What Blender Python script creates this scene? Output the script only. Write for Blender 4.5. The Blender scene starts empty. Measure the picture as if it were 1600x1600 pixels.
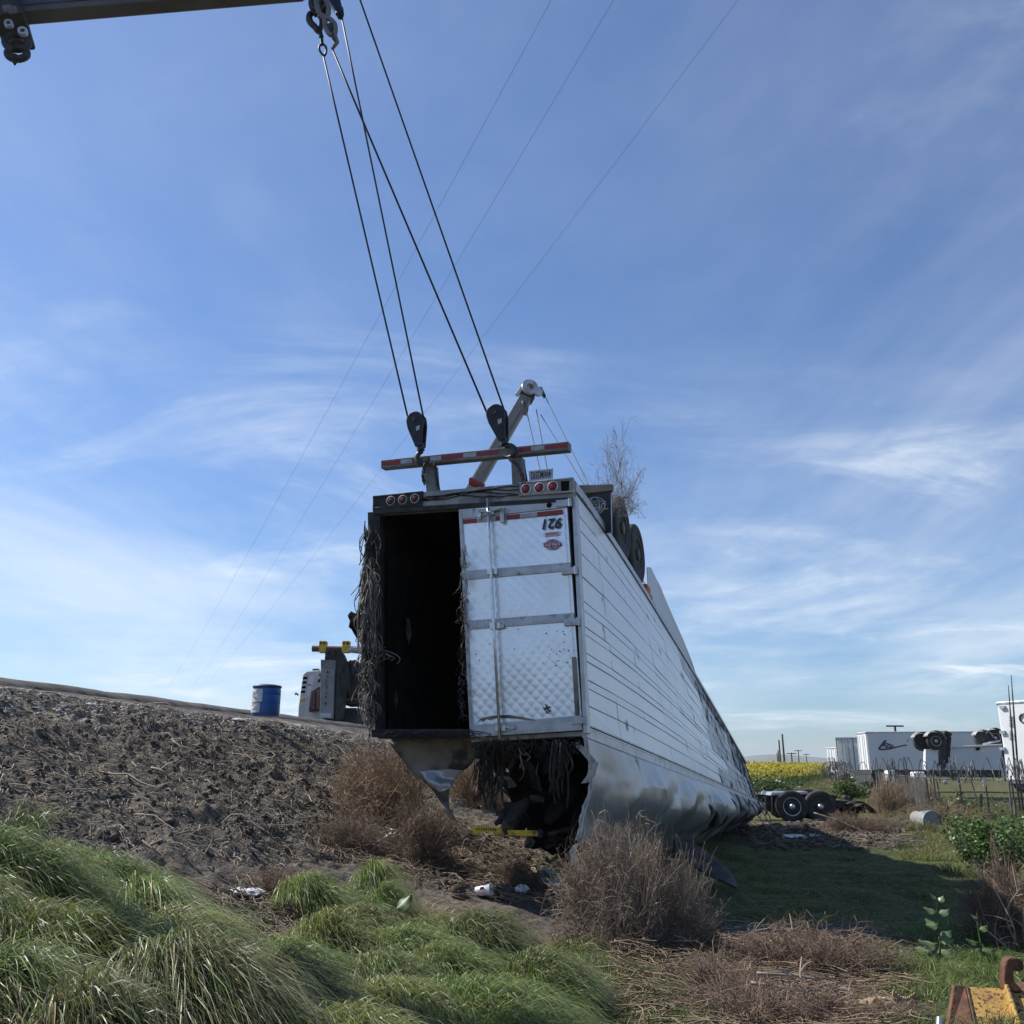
import bpy, math, random
import numpy as np
from mathutils import Vector
random.seed(7); rng = np.random.default_rng(7)
scene = bpy.context.scene

# ---------------------------------------------------------------- camera, sky, sun, exposure
FPX = 1400.0; PITCH = math.atan(395/FPX); CAM = np.array([0, 0, 1.7])
cd = bpy.data.cameras.new('camera'); cam = bpy.data.objects.new('camera', cd); scene.collection.objects.link(cam)
cam.location = CAM; cam.rotation_euler = (math.pi/2 + PITCH, 0, 0)
cd.sensor_width = 36; cd.lens = 36*FPX/1600; cd.clip_end = 20000; cd.clip_start = .05
scene.camera = cam
SUN = np.array([-.93, .37, 0])/math.hypot(.93, .37); EL = math.radians(48)
SUN = np.array([SUN[0]*math.cos(EL), SUN[1]*math.cos(EL), math.sin(EL)])
world = bpy.data.worlds.new('World'); scene.world = world; world.use_nodes = True
nt = world.node_tree; N = nt.nodes; L = nt.links; N.clear()
def wn(t, **k):
    n = N.new(t)
    for a, b in k.items(): setattr(n, a, b)
    return n
out = wn('ShaderNodeOutputWorld'); bg = wn('ShaderNodeBackground'); bg.inputs[1].default_value = .088
sky = wn('ShaderNodeTexSky', sky_type='NISHITA', sun_disc=False, sun_elevation=EL, sun_rotation=math.atan2(SUN[0], SUN[1]),
         air_density=1.0, dust_density=.35, ozone_density=3.0, altitude=50)
tc = wn('ShaderNodeTexCoord'); sx = wn('ShaderNodeSeparateXYZ'); L.new(tc.outputs['Generated'], sx.inputs[0])
zz = wn('ShaderNodeMath', operation='ADD'); zz.inputs[1].default_value = .16; L.new(sx.outputs[2], zz.inputs[0])
zm = wn('ShaderNodeMath', operation='MAXIMUM'); zm.inputs[1].default_value = .05; L.new(zz.outputs[0], zm.inputs[0])
dx = wn('ShaderNodeMath', operation='DIVIDE'); L.new(sx.outputs[0], dx.inputs[0]); L.new(zm.outputs[0], dx.inputs[1])
dy = wn('ShaderNodeMath', operation='DIVIDE'); L.new(sx.outputs[1], dy.inputs[0]); L.new(zm.outputs[0], dy.inputs[1])
cx = wn('ShaderNodeCombineXYZ'); L.new(dx.outputs[0], cx.inputs[0]); L.new(dy.outputs[0], cx.inputs[1])
def cloud(scale, rot, sc, lo, hi, dist, seed, rough=.62):
    mp = wn('ShaderNodeMapping'); mp.inputs['Rotation'].default_value = (0, 0, rot); mp.inputs['Scale'].default_value = sc
    mp.inputs['Location'].default_value = (seed, seed*.7, 0)
    L.new(cx.outputs[0], mp.inputs[0])
    n = wn('ShaderNodeTexNoise'); n.inputs['Scale'].default_value = scale; n.inputs['Detail'].default_value = 9
    n.inputs['Roughness'].default_value = rough; n.inputs['Distortion'].default_value = dist; L.new(mp.outputs[0], n.inputs['Vector'])
    r = wn('ShaderNodeMapRange', interpolation_type='SMOOTHSTEP'); r.inputs[1].default_value = lo; r.inputs[2].default_value = hi
    L.new(n.outputs[0], r.inputs[0]); return r.outputs[0]
c1 = cloud(.62, .9, (1, .6, 1), .38, .80, .5, 17.3)
c2 = cloud(1.5, -.45, (.55, 1.1, 1), .44, .80, 1.0, 35.17, .64)
c3 = cloud(.45, .2, (1, 1, 1), .42, .60, .3, 33.25)
lowm = wn('ShaderNodeMapRange', interpolation_type='SMOOTHSTEP'); lowm.inputs[1].default_value = .42; lowm.inputs[2].default_value = .06; lowm.inputs[3].default_value = .55; lowm.inputs[4].default_value = 1.3; L.new(sx.outputs[2], lowm.inputs[0])
def mth(op, a, b, clamp=False):
    m = wn('ShaderNodeMath', operation=op, use_clamp=clamp)
    for i, v in enumerate((a, b)):
        if isinstance(v, (int, float)): m.inputs[i].default_value = v
        else: L.new(v, m.inputs[i])
    return m.outputs[0]
cl = mth('ADD', mth('MULTIPLY', c1, .6), mth('MULTIPLY', mth('MULTIPLY', c2, c3), 1.0), True)
cl = mth('MULTIPLY', mth('MULTIPLY', cl, lowm.outputs[0]), 1.0, True)
tint = wn('ShaderNodeMix', data_type='RGBA', blend_type='MULTIPLY'); tint.inputs[0].default_value = 1
hz = wn('ShaderNodeMapRange', interpolation_type='SMOOTHSTEP'); hz.inputs[1].default_value = -.02; hz.inputs[2].default_value = .42; L.new(sx.outputs[2], hz.inputs[0])
htn = wn('ShaderNodeMix', data_type='RGBA'); L.new(hz.outputs[0], htn.inputs[0]); htn.inputs[6].default_value = (.66, .82, 1.02, 1); htn.inputs[7].default_value = (.78, .935, 1.15, 1)
L.new(sky.outputs[0], tint.inputs[6]); L.new(htn.outputs[2], tint.inputs[7])
mx = wn('ShaderNodeMix', data_type='RGBA'); L.new(cl, mx.inputs[0]); L.new(tint.outputs[2], mx.inputs[6]); mx.inputs[7].default_value = (7.6, 8.3, 8.9, 1)
L.new(mx.outputs[2], bg.inputs[0]); L.new(bg.outputs[0], out.inputs[0])
sl = bpy.data.lights.new('sun', 'SUN'); sl.energy = 5.0; sl.angle = math.radians(.5); sl.color = (1, .95, .87)
so = bpy.data.objects.new('sun', sl); scene.collection.objects.link(so)
so.rotation_euler = Vector(SUN).to_track_quat('Z', 'Y').to_euler()
vs = scene.view_settings; vs.view_transform = 'Standard'; vs.look = 'None'; vs.gamma = 1; vs.exposure = .48; vs.use_curve_mapping = False
scene.cycles.max_bounces = 6; scene.cycles.transparent_max_bounces = 8

# ---------------------------------------------------------------- photograph geometry helpers
SP, CP = math.sin(PITCH), math.cos(PITCH)
def ray(px, py):
    a = (px-800)/FPX; b = (800-py)/FPX
    return np.array([a, CP-b*SP, SP+b*CP])
def P(px, py, Y):
    d = ray(px, py); return CAM + d*(Y/d[1])
def G(px, py, z=0):
    d = ray(px, py); return CAM + d*((z-CAM[2])/d[2])
def proj(Q):
    q = np.asarray(Q, float)-CAM; dep = q[..., 1]*CP+q[..., 2]*SP; up = -q[..., 1]*SP+q[..., 2]*CP
    return 800+FPX*q[..., 0]/dep, 800-FPX*up/dep
def nz(v): v = np.asarray(v, float); return v/np.linalg.norm(v)

# ---------------------------------------------------------------- noise
def vn(x, y, seed=0):
    xi = np.floor(x).astype(np.int64); yi = np.floor(y).astype(np.int64); fx = x-xi; fy = y-yi
    fx = fx*fx*(3-2*fx); fy = fy*fy*(3-2*fy)
    def h(a, b):
        n = (a*374761393 + b*668265263 + seed*1442695041) & 0x7fffffff
        n = ((n ^ (n >> 13))*1274126177) & 0x7fffffff
        return ((n ^ (n >> 16)) & 0xffff)/65535.0
    return (h(xi, yi)*(1-fx)+h(xi+1, yi)*fx)*(1-fy)+(h(xi, yi+1)*(1-fx)+h(xi+1, yi+1)*fx)*fy
def fbm(x, y, oct=4, seed=0):
    s = 0; a = 1; t = 0
    for i in range(oct): s = s+a*(vn(x*2**i, y*2**i, seed+i)-.5); t += a; a *= .5
    return s/t*2

# ---------------------------------------------------------------- materials
def mat(name, c1, c2=None, scale=6., rough=.7, metal=0., bump=0., bscale=None, c3=None, s3=2., lo3=.55, hi3=.7, attr=False, trans=0., coat=0., spec=.5, stretch=(1, 1, 1), rough2=None):
    m = bpy.data.materials.new(name); m.use_nodes = True; t = m.node_tree; b = t.nodes['Principled BSDF']
    b.inputs['Roughness'].default_value = rough; b.inputs['Metallic'].default_value = metal
    b.inputs['Specular IOR Level'].default_value = spec; b.inputs['Coat Weight'].default_value = coat
    g = t.nodes.new('ShaderNodeTexCoord'); mp = t.nodes.new('ShaderNodeMapping'); mp.inputs['Scale'].default_value = stretch
    t.links.new(g.outputs['Object'], mp.inputs[0]); co = mp.outputs[0]
    col = None
    def noise(s, d=6):
        n = t.nodes.new('ShaderNodeTexNoise'); n.inputs['Scale'].default_value = s; n.inputs['Detail'].default_value = d
        t.links.new(co, n.inputs['Vector']); return n.outputs[0]
    def mixn(fac, a, bb, blend='MIX'):
        x = t.nodes.new('ShaderNodeMix'); x.data_type = 'RGBA'; x.blend_type = blend
        for i, v in ((0, fac), (6, a), (7, bb)):
            if isinstance(v, (int, float)): x.inputs[i].default_value = v
            elif isinstance(v, tuple): x.inputs[i].default_value = (*v, 1)
            else: t.links.new(v, x.inputs[i])
        return x.outputs[2]
    def rr(o, lo, hi):
        r = t.nodes.new('ShaderNodeMapRange'); r.interpolation_type = 'SMOOTHSTEP'; r.inputs[1].default_value = lo; r.inputs[2].default_value = hi
        t.links.new(o, r.inputs[0]); return r.outputs[0]
    if attr:
        an = t.nodes.new('ShaderNodeAttribute'); an.attribute_name = 'Col'; col = an.outputs['Color']
        if c2 is not None: col = mixn(rr(noise(scale), .3, .7), col, mixn(1., col, c2, 'MULTIPLY'))
    elif c2 is not None:
        col = mixn(rr(noise(scale), .35, .68), c1, c2)
    else: b.inputs['Base Color'].default_value = (*c1, 1)
    if c3 is not None:
        f3 = rr(noise(s3, 8), lo3, hi3)
        col = mixn(f3, col if col is not None else c1, c3)
        if rough2 is not None:
            q = t.nodes.new('ShaderNodeMix'); q.data_type = 'FLOAT'; q.inputs[2].default_value = rough; q.inputs[3].default_value = rough2
            t.links.new(f3, q.inputs[0]); t.links.new(q.outputs[0], b.inputs['Roughness'])
    if col is not None: t.links.new(col, b.inputs['Base Color'])
    if bump:
        bn = t.nodes.new('ShaderNodeBump'); bn.inputs['Strength'].default_value = bump; bn.inputs['Distance'].default_value = .02
        t.links.new(noise(bscale or scale*3, 8), bn.inputs['Height']); t.links.new(bn.outputs[0], b.inputs['Normal'])
    if trans:
        tr = t.nodes.new('ShaderNodeBsdfTranslucent'); ms = t.nodes.new('ShaderNodeMixShader'); ms.inputs[0].default_value = trans
        if col is not None: t.links.new(col, tr.inputs[0])
        else: tr.inputs[0].default_value = (*c1, 1)
        o = t.nodes['Material Output']; t.links.new(b.outputs[0], ms.inputs[1]); t.links.new(tr.outputs[0], ms.inputs[2]); t.links.new(ms.outputs[0], o.inputs[0])
    return m
M = {}
M['ground'] = mat('soil', (.1, .1, .1), (.42, .40, .38), 14, .95, bump=1.0, bscale=30, attr=True, spec=.1, c3=None)
M['road'] = mat('asphalt', (.05, .05, .05), (.08, .078, .074), 12, .9, bump=.4)
M['kerb'] = mat('asphalt_kerb', (.045, .042, .04), (.10, .095, .085), 3, .92, bump=.6, bscale=30)
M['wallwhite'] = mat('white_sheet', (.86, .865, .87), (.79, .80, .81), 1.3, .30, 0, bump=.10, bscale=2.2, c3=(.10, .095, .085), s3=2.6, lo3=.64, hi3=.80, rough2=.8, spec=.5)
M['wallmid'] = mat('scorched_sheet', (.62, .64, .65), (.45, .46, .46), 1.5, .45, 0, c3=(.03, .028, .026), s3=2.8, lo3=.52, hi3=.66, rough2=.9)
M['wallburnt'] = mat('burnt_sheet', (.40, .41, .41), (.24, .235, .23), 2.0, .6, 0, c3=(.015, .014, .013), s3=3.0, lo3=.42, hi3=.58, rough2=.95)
M['groove'] = mat('groove_dark', (.26, .265, .27), (.18, .18, .18), 4, .7)
M['rail'] = mat('aluminium_rail', (.50, .52, .54), (.38, .39, .40), 5, .42, .55, bump=.15, c3=(.12, .11, .10), s3=7, lo3=.6, hi3=.75)
M['door'] = mat('polished_door_sheet', (.82, .84, .87), (.75, .77, .80), 2.2, .33, .70, bump=.04, bscale=9, c3=(.33, .32, .30), s3=5, lo3=.68, hi3=.8, rough2=.6)
M['band'] = mat('door_band', (.50, .52, .54), (.40, .41, .42), 6, .45, .4, c3=(.16, .15, .14), s3=8, lo3=.58, hi3=.74)
M['galv'] = mat('galvanised_rod', (.62, .65, .68), (.48, .50, .52), 14, .33, .85)
M['frame'] = mat('sooty_frame', (.36, .35, .34), (.22, .21, .20), 3, .6, .2, bump=.2, c3=(.05, .047, .044), s3=2.2, lo3=.56, hi3=.74)
M['soot'] = mat('sooty_steel', (.045, .042, .04), (.022, .021, .02), 6, .8, .1, bump=.4)
M['char'] = mat('char', (.010, .0095, .009), (.022, .02, .018), 5, .95, bump=.8, bscale=14, spec=.1)
M['guard'] = mat('guard_steel', (.22, .21, .20), (.13, .125, .12), 4, .62, .2, bump=.2, c3=(.30, .29, .27), s3=9, lo3=.6, hi3=.75)
M['roofskin'] = mat('roof_skin', (.42, .43, .44), (.33, .335, .34), 1.2, .40, .55, bump=.12, bscale=5, c3=(.055, .052, .05), s3=1.5, lo3=.66, hi3=.74, rough2=.8)
M['roofskin2'] = mat('roof_skin_burnt', (.24, .24, .24), (.12, .12, .12), 1.6, .5, .35, bump=.15, bscale=5, c3=(.02, .019, .018), s3=2.2, lo3=.48, hi3=.6, rough2=.9)
M['lining'] = mat('torn_lining', (.24, .215, .175), (.15, .135, .11), 3, .7, bump=.3, c3=(.03, .028, .025), s3=3, lo3=.55, hi3=.68)
M['edge'] = mat('foam_edge', (.55, .52, .46), (.35, .33, .29), 7, .85, bump=.3)
M['fibre'] = mat('scorched_fibre', (.23, .21, .185), (.11, .10, .09), 6, .9)
M['fibredark'] = mat('burnt_fibre', (.05, .046, .04), (.02, .019, .018), 6, .9)
M['redlens'] = mat('red_lens', (.20, .010, .015), None, rough=.35, spec=.4)
M['redlensdull'] = mat('sooty_lens', (.075, .012, .014), None, rough=.7)
M['chrome'] = mat('bezel', (.55, .55, .55), None, rough=.35, metal=.6)
M['redtape'] = mat('red_reflector', (.28, .022, .022), (.2, .02, .02), 12, .4)
M['whitetape'] = mat('white_reflector', (.42, .43, .43), (.32, .32, .32), 12, .4)
M['navy'] = mat('navy_print', (.008, .012, .03), None, rough=.4)
M['bluep'] = mat('blue_print', (.03, .07, .22), None, rough=.4)
M['redp'] = mat('red_print', (.38, .02, .025), None, rough=.4)
M['whitep'] = mat('white_print', (.78, .78, .78), None, rough=.5)
M['plate'] = mat('plate_white', (.50, .51, .52), (.38, .38, .38), 9, .5)
M['flap'] = mat('mud_flap', (.012, .012, .013), (.03, .028, .026), 5, .6)
M['rubber'] = mat('tyre_rubber', (.018, .018, .018), (.045, .042, .038), 6, .8, bump=.3)
M['rim'] = mat('wheel_rim', (.55, .56, .57), (.35, .35, .34), 5, .4, .5)
M['rimdark'] = mat('burnt_rim', (.10, .095, .09), (.04, .038, .036), 6, .6, .4)
M['blockblack'] = mat('block_black', (.012, .012, .013), (.022, .022, .022), 8, .45, .2)
M['rope'] = mat('wire_rope', (.012, .014, .02), (.025, .027, .03), 30, .55, .3)
M['hook'] = mat('hook_steel', (.03, .031, .033), (.06, .058, .055), 12, .5, .4)
M['chain'] = mat('chain_steel', (.05, .048, .045), (.10, .095, .085), 18, .5, .5)
M['boom'] = mat('boom_paint', (.115, .112, .115), (.085, .082, .084), 2, .45, .0, bump=.05)
M['boomskylit'] = mat('boom_side_skylit', (.075, .085, .12), (.06, .066, .09), 2, .4, .0)  # bluish sky light on the shaded boom side, put into the colour
M['boomblue'] = mat('socket_blue', (.010, .022, .045), None, rough=.5)
M['boomfar'] = mat('pale_boom', (.26, .235, .21), (.20, .18, .16), 1.5, .5)
M['truckwhite'] = mat('truck_white', (.56, .56, .56), (.42, .42, .42), 2, .35)
M['truckgrey'] = mat('truck_grey', (.24, .245, .255), (.19, .195, .20), 2, .45)
M['darksteel'] = mat('dark_steel', (.03, .03, .032), (.055, .053, .05), 6, .55, .3)
M['brown'] = mat('brown_steel', (.09, .045, .035), (.06, .03, .025), 6, .6)
M['yellow'] = mat('yellow_paint', (.62, .42, .03), (.45, .30, .03), 5, .5, c3=(.10, .07, .03), s3=9, lo3=.55, hi3=.7)
M['drum'] = mat('blue_plastic', (.02, .12, .38), (.016, .095, .32), 3, .38)
M['drumlid'] = mat('drum_lid', (.012, .035, .09), None, rough=.5)
M['label'] = mat('paper_label', (.68, .69, .68), (.5, .5, .5), 16, .7)
M['print'] = mat('black_print', (.03, .03, .03), None, rough=.6)
M['boxwhite'] = mat('box_white', (.74, .75, .76), (.68, .69, .70), .8, .45)
M['boxgrey'] = mat('box_shade_grey', (.62, .63, .66), (.55, .56, .59), .6, .45)  # box white greyed and cooled: shade of trailer sides put into the colour
M['concrete'] = mat('pipe_concrete', (.24, .235, .22), (.16, .155, .145), 6, .8, bump=.3)
M['fencemetal'] = mat('fence_metal', (.13, .135, .14), (.09, .092, .095), 8, .6, .2)
M['wood'] = mat('weathered_wood', (.20, .155, .11), (.12, .09, .065), 7, .85, bump=.4, stretch=(1, 1, .2))
M['pole'] = mat('utility_wood', (.07, .06, .05), (.05, .042, .036), 5, .9)
M['wireline'] = mat('overhead_wire', (.22, .24, .28), None, rough=.6)
M['grass'] = mat('grass_blade', (.1, .2, .05), None, rough=.42, attr=True, trans=.45, spec=.5)
M['twig'] = mat('dry_twig', (.2, .15, .1), None, rough=.85, attr=True, spec=.2)
M['leaf'] = mat('green_leaf', (.05, .1, .03), None, rough=.45, attr=True, trans=.3, spec=.5)
M['clod'] = mat('dirt_clod', (.11, .095, .08), (.055, .047, .04), 12, .95, bump=.5, spec=.1)
M['claylump'] = mat('dry_clay', (.21, .185, .16), (.14, .122, .105), 12, .95, bump=.5, spec=.1)
M['stone'] = mat('pale_stone', (.38, .36, .33), (.26, .245, .22), 12, .9)
M['rust'] = mat('rusty_steel', (.14, .06, .028), (.065, .03, .02), 9, .8, bump=.5, bscale=30, c3=(.30, .17, .07), s3=11, lo3=.6, hi3=.75)
M['rustyellow'] = mat('worn_yellow', (.40, .245, .06), (.27, .155, .05), 7, .6, bump=.4, bscale=40, c3=(.085, .042, .025), s3=34, lo3=.53, hi3=.60, rough2=.9)
M['cardboard'] = mat('cardboard', (.36, .27, .17), (.25, .18, .11), 6, .85, bump=.2)
M['plastic'] = mat('white_plastic', (.72, .73, .74), (.5, .5, .5), 9, .35, trans=.2)
M['hill'] = mat('hill_grass', (.13, .13, .10), (.09, .10, .075), .004, .95)
M['orange'] = mat('orange_plastic', (.55, .10, .02), None, rough=.6)

# ---------------------------------------------------------------- mesh helpers
WL = {}
def link(o, parent=None):
    scene.collection.objects.link(o)
    if parent is not None: o.parent = parent
    return o
def tag(o, label=None, cat=None, group=None, kind=None):
    if label: o['label'] = label
    if cat: o['category'] = cat
    if group: o['group'] = group
    if kind: o['kind'] = kind
    return o
def thing(name, loc, label, cat, group=None):
    o = bpy.data.objects.new(name, None); o.empty_display_size = .1; o.location = tuple(loc); link(o); WL[o.name] = np.array(loc, float)
    return tag(o, label, cat, group)
class MB:
    def __init__(s): s.V = []; s.F = []
    def add(s, V, F):
        b = len(s.V); s.V += [tuple(map(float, v)) for v in V]; s.F += [tuple(i+b for i in f) for f in F]; return s
    def slab(s, poly, vec):
        n = len(poly); p = [np.asarray(q, float) for q in poly]; v = np.asarray(vec, float)
        s.add(p+[q+v for q in p], [tuple(range(n))[::-1], tuple(range(n, 2*n))]+[(i, (i+1) % n, (i+1) % n+n, i+n) for i in range(n)]); return s
    def box(s, c, size, X=(1, 0, 0), Y=(0, 1, 0), Z=(0, 0, 1)):
        c = np.asarray(c, float); X, Y, Z = (np.asarray(a, float)*k/2 for a, k in zip((X, Y, Z), size))
        return s.slab([c-X-Y-Z, c+X-Y-Z, c+X+Y-Z, c-X+Y-Z], 2*Z)
    def tube(s, pts, r, n=6, closed=False):
        pts = [np.asarray(p, float) for p in pts]; m = len(pts); rs = r if hasattr(r, '__len__') else [r]*m
        V = []; ref = None
        for i in range(m):
            a = pts[(i+1) % m] if closed or i < m-1 else pts[i]; b = pts[i-1] if closed or i > 0 else pts[i]
            d = nz(a-b)
            if ref is None: ref = np.array([0, 0, 1.]) if abs(d[2]) < .9 else np.array([1., 0, 0])
            x = nz(np.cross(d, ref)); y = np.cross(x, d); ref = y
            for k in range(n):
                an = 2*math.pi*k/n; V.append(pts[i]+rs[i]*(math.cos(an)*x+math.sin(an)*y))
        F = [(i*n+k, i*n+(k+1) % n, ((i+1) % m)*n+(k+1) % n, ((i+1) % m)*n+k) for i in range(m if closed else m-1) for k in range(n)]
        if not closed: F += [tuple(range(n))[::-1], tuple(range((m-1)*n, m*n))]
        return s.add(V, F)
    def lathe(s, c, axis, prof, n=24, ref=None):
        c = np.asarray(c, float); ax = nz(axis); ref = np.array([0, 0, 1.]) if abs(ax[2]) < .9 else np.array([1., 0, 0])
        x = nz(np.cross(ax, ref)); y = np.cross(ax, x); V = []
        for r, h in prof:
            for k in range(n):
                a = 2*math.pi*k/n; V.append(c+ax*h+r*(math.cos(a)*x+math.sin(a)*y))
        m = len(prof)
        F = [(i*n+k, i*n+(k+1) % n, (i+1)*n+(k+1) % n, (i+1)*n+k) for i in range(m-1) for k in range(n)]
        if prof[0][0] > 1e-4: F.append(tuple(range(n))[::-1])
        if prof[-1][0] > 1e-4: F.append(tuple(range((m-1)*n, m*n)))
        return s.add(V, F)
    def cyl(s, a, b, r, n=16):
        a = np.asarray(a, float); b = np.asarray(b, float); return s.lathe(a, b-a, [(r, 0), (r, np.linalg.norm(b-a))], n)
    def grid(s, f, nu, nv):
        V = [f(i/nu, j/nv) for j in range(nv+1) for i in range(nu+1)]
        return s.add(V, [(j*(nu+1)+i, j*(nu+1)+i+1, (j+1)*(nu+1)+i+1, (j+1)*(nu+1)+i) for j in range(nv) for i in range(nu)])
    def build(s, name, m, parent=None, smooth=False, origin=None, bevel=0, solid=0):
        V = np.array(s.V); off = np.zeros(3)
        if parent is not None:
            r = parent
            while r.parent is not None: r = r.parent
            off = WL.get(r.name, np.zeros(3))
        elif origin is not None: off = np.asarray(origin, float)
        me = bpy.data.meshes.new(name); me.from_pydata((V-off).tolist(), [], s.F)
        me.validate(); me.update()
        if smooth: me.shade_smooth()
        me.materials.append(M[m] if isinstance(m, str) else m)
        o = bpy.data.objects.new(name, me); link(o, parent)
        if parent is None and origin is not None: o.location = tuple(off); WL[o.name] = off
        if solid:
            md = o.modifiers.new('solid', 'SOLIDIFY'); md.thickness = solid; md.offset = 0
        if bevel:
            md = o.modifiers.new('bevel', 'BEVEL'); md.width = bevel; md.segments = 2; md.limit_method = 'ANGLE'
        return o
def autosmooth(o, ang=40):
    o.data.shade_smooth(); o.data.set_sharp_from_angle(angle=math.radians(ang)); return o
def big_mesh(name, V, F, m, cols=None, parent=None, loc=None, nside=4):
    V = np.ascontiguousarray(V, dtype=np.float32).reshape(-1, 3); F = np.ascontiguousarray(F, dtype=np.int32).reshape(-1, nside)
    if loc is not None: V = V-np.asarray(loc, np.float32)
    me = bpy.data.meshes.new(name); me.vertices.add(len(V)); me.vertices.foreach_set('co', V.ravel())
    me.loops.add(F.size); me.loops.foreach_set('vertex_index', F.ravel())
    me.polygons.add(len(F)); me.polygons.foreach_set('loop_start', np.arange(0, F.size, nside, dtype=np.int32))
    me.update(calc_edges=True)
    if cols is not None:
        a = me.attributes.new('Col', 'FLOAT_COLOR', 'POINT'); c = np.ones((len(V), 4), np.float32); c[:, :3] = cols; a.data.foreach_set('color', c.ravel())
    me.materials.append(M[m]); o = bpy.data.objects.new(name, me); link(o, parent)
    if loc is not None and parent is None: o.location = tuple(loc); WL[o.name] = np.asarray(loc, float)
    return o
def ribbons(paths, widths, side):
    """paths (N,K,3), widths (N,K), side (N,3) or (N,K,3) -> verts, quads"""
    Nn, K, _ = paths.shape
    if side.ndim == 2: side = side[:, None, :]
    V = np.stack([paths-side*widths[..., None]/2, paths+side*widths[..., None]/2], 2).reshape(-1, 3)
    b = (np.arange(Nn)[:, None]*K+np.arange(K-1)[None])*2; b = b.ravel()
    return V, np.stack([b, b+1, b+3, b+2], 1)
def tubes(paths, radii, n=3):
    Nn, K, _ = paths.shape
    d = np.gradient(paths, axis=1); d /= np.linalg.norm(d, axis=2, keepdims=True)+1e-9
    ref = rng.normal(size=(Nn, 1, 3)); x = np.cross(d, ref); x /= np.linalg.norm(x, axis=2, keepdims=True)+1e-9; y = np.cross(d, x)
    rings = [paths+radii[..., None]*(math.cos(2*math.pi*k/n)*x+math.sin(2*math.pi*k/n)*y) for k in range(n)]
    V = np.stack(rings, 2).reshape(-1, 3)
    b = ((np.arange(Nn)[:, None]*K+np.arange(K-1)[None])*n).ravel()
    return V, np.concatenate([np.stack([b+k, b+(k+1) % n, b+n+(k+1) % n, b+n+k], 1) for k in range(n)])
def text_poly(body, bold=0., shear=0., space=1.):
    c = bpy.data.curves.new('txt', 'FONT'); c.body = body; c.shear = shear; c.offset = bold; c.align_x = 'CENTER'; c.align_y = 'CENTER'; c.resolution_u = 3; c.space_character = space
    o = bpy.data.objects.new('txt', c); scene.collection.objects.link(o)
    me = bpy.data.meshes.new_from_object(o.evaluated_get(bpy.context.evaluated_depsgraph_get()))
    V = np.array([v.co[:] for v in me.vertices]); F = [tuple(p.vertices) for p in me.polygons]
    bpy.data.objects.remove(o); bpy.data.curves.remove(c); bpy.data.meshes.remove(me)
    mn = V.min(0); mxx = V.max(0); V = (V-(mn+mxx)/2); 
    return V[:, 0]/(mxx[0]-mn[0]), V[:, 1]/(mxx[1]-mn[1]), F
def put_text(name, body, c, X, Y, m, parent, **k):
    """X, Y: full-width and full-height vectors"""
    tx, ty, F = text_poly(body, **k); V = [np.asarray(c)+a*np.asarray(X)+b*np.asarray(Y) for a, b in zip(tx, ty)]
    mb = MB(); mb.add(V, F); return mb.build(name, m, parent)
def copy_tree(o, parent=None):
    c = o.copy(); scene.collection.objects.link(c); c.parent = parent
    for ch in o.children: copy_tree(ch, c)
    return c

# ---------------------------------------------------------------- terrain
ZC = 2.95
K0 = G(0, 1054, ZC); K1 = G(560, 1130, ZC); KE = nz((K1-K0)[:2]); KR = np.array([KE[1], -KE[0]])
PU = np.array([-400, -3, -.75, -.5, -.42, 0, .35, .9, 3.2, 5.2, 6.6, 8.2, 10, 14, 60])
PZ = np.array([2.55, 2.58, 2.60, 2.62, ZC-.16, ZC-.13, 2.70, 2.42, 1.42, .62, .34, .10, .0, -.05, -.02])
def uv(x, y): return (x-K0[0])*KR[0]+(y-K0[1])*KR[1], (x-K0[0])*KE[0]+(y-K0[1])*KE[1]
def hgt(x, y, fine=True):
    x = np.asarray(x, float); y = np.asarray(y, float); u, v = uv(x, y)
    z = np.interp(u, PU, PZ)
    far = np.clip((np.hypot(x, y)-45)/60, 0, 1); off = np.clip((u-.3)/.5, 0, 1)*(1-far)
    slope = np.clip((u-.3)/.6, 0, 1)*np.clip((8.5-u)/3, 0, 1)
    z = z+off*(.10*fbm(x*.7, y*.7, 3, 5)+.05*fbm(x*1.9, y*1.9, 3, 9))
    z = z+slope*(.13*fbm(u*1.1+v*.4, v*.8, 5, 21)+.07*(1-np.abs(fbm(x*1.7+y*.6, y*2.9, 4, 31)))+.09*np.abs(fbm(x*4.3, y*5.7, 3, 35))*vn(x*.8, y*.8, 36)*2+.06*fbm(x*9, y*9, 2, 41))
    # churned soil round the nose of the trailer and the burnt chassis
    ch = np.exp(-(((x-8.5)/4.5)**2+((y-25)/4.5)**2)); z = z+ch*(.22*np.abs(fbm(x*1.3, y*1.3, 4, 51))+.05*fbm(x*4, y*4, 3, 52))
    return z
def on_ground(px, py):
    d = ray(px, py); ts = np.geomspace(2, 400, 1500); Q = CAM+d*ts[:, None]; below = Q[:, 2] < hgt(Q[:, 0], Q[:, 1])
    i = int(np.argmax(below)); return Q[i] if below[i] else Q[-1]
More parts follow.
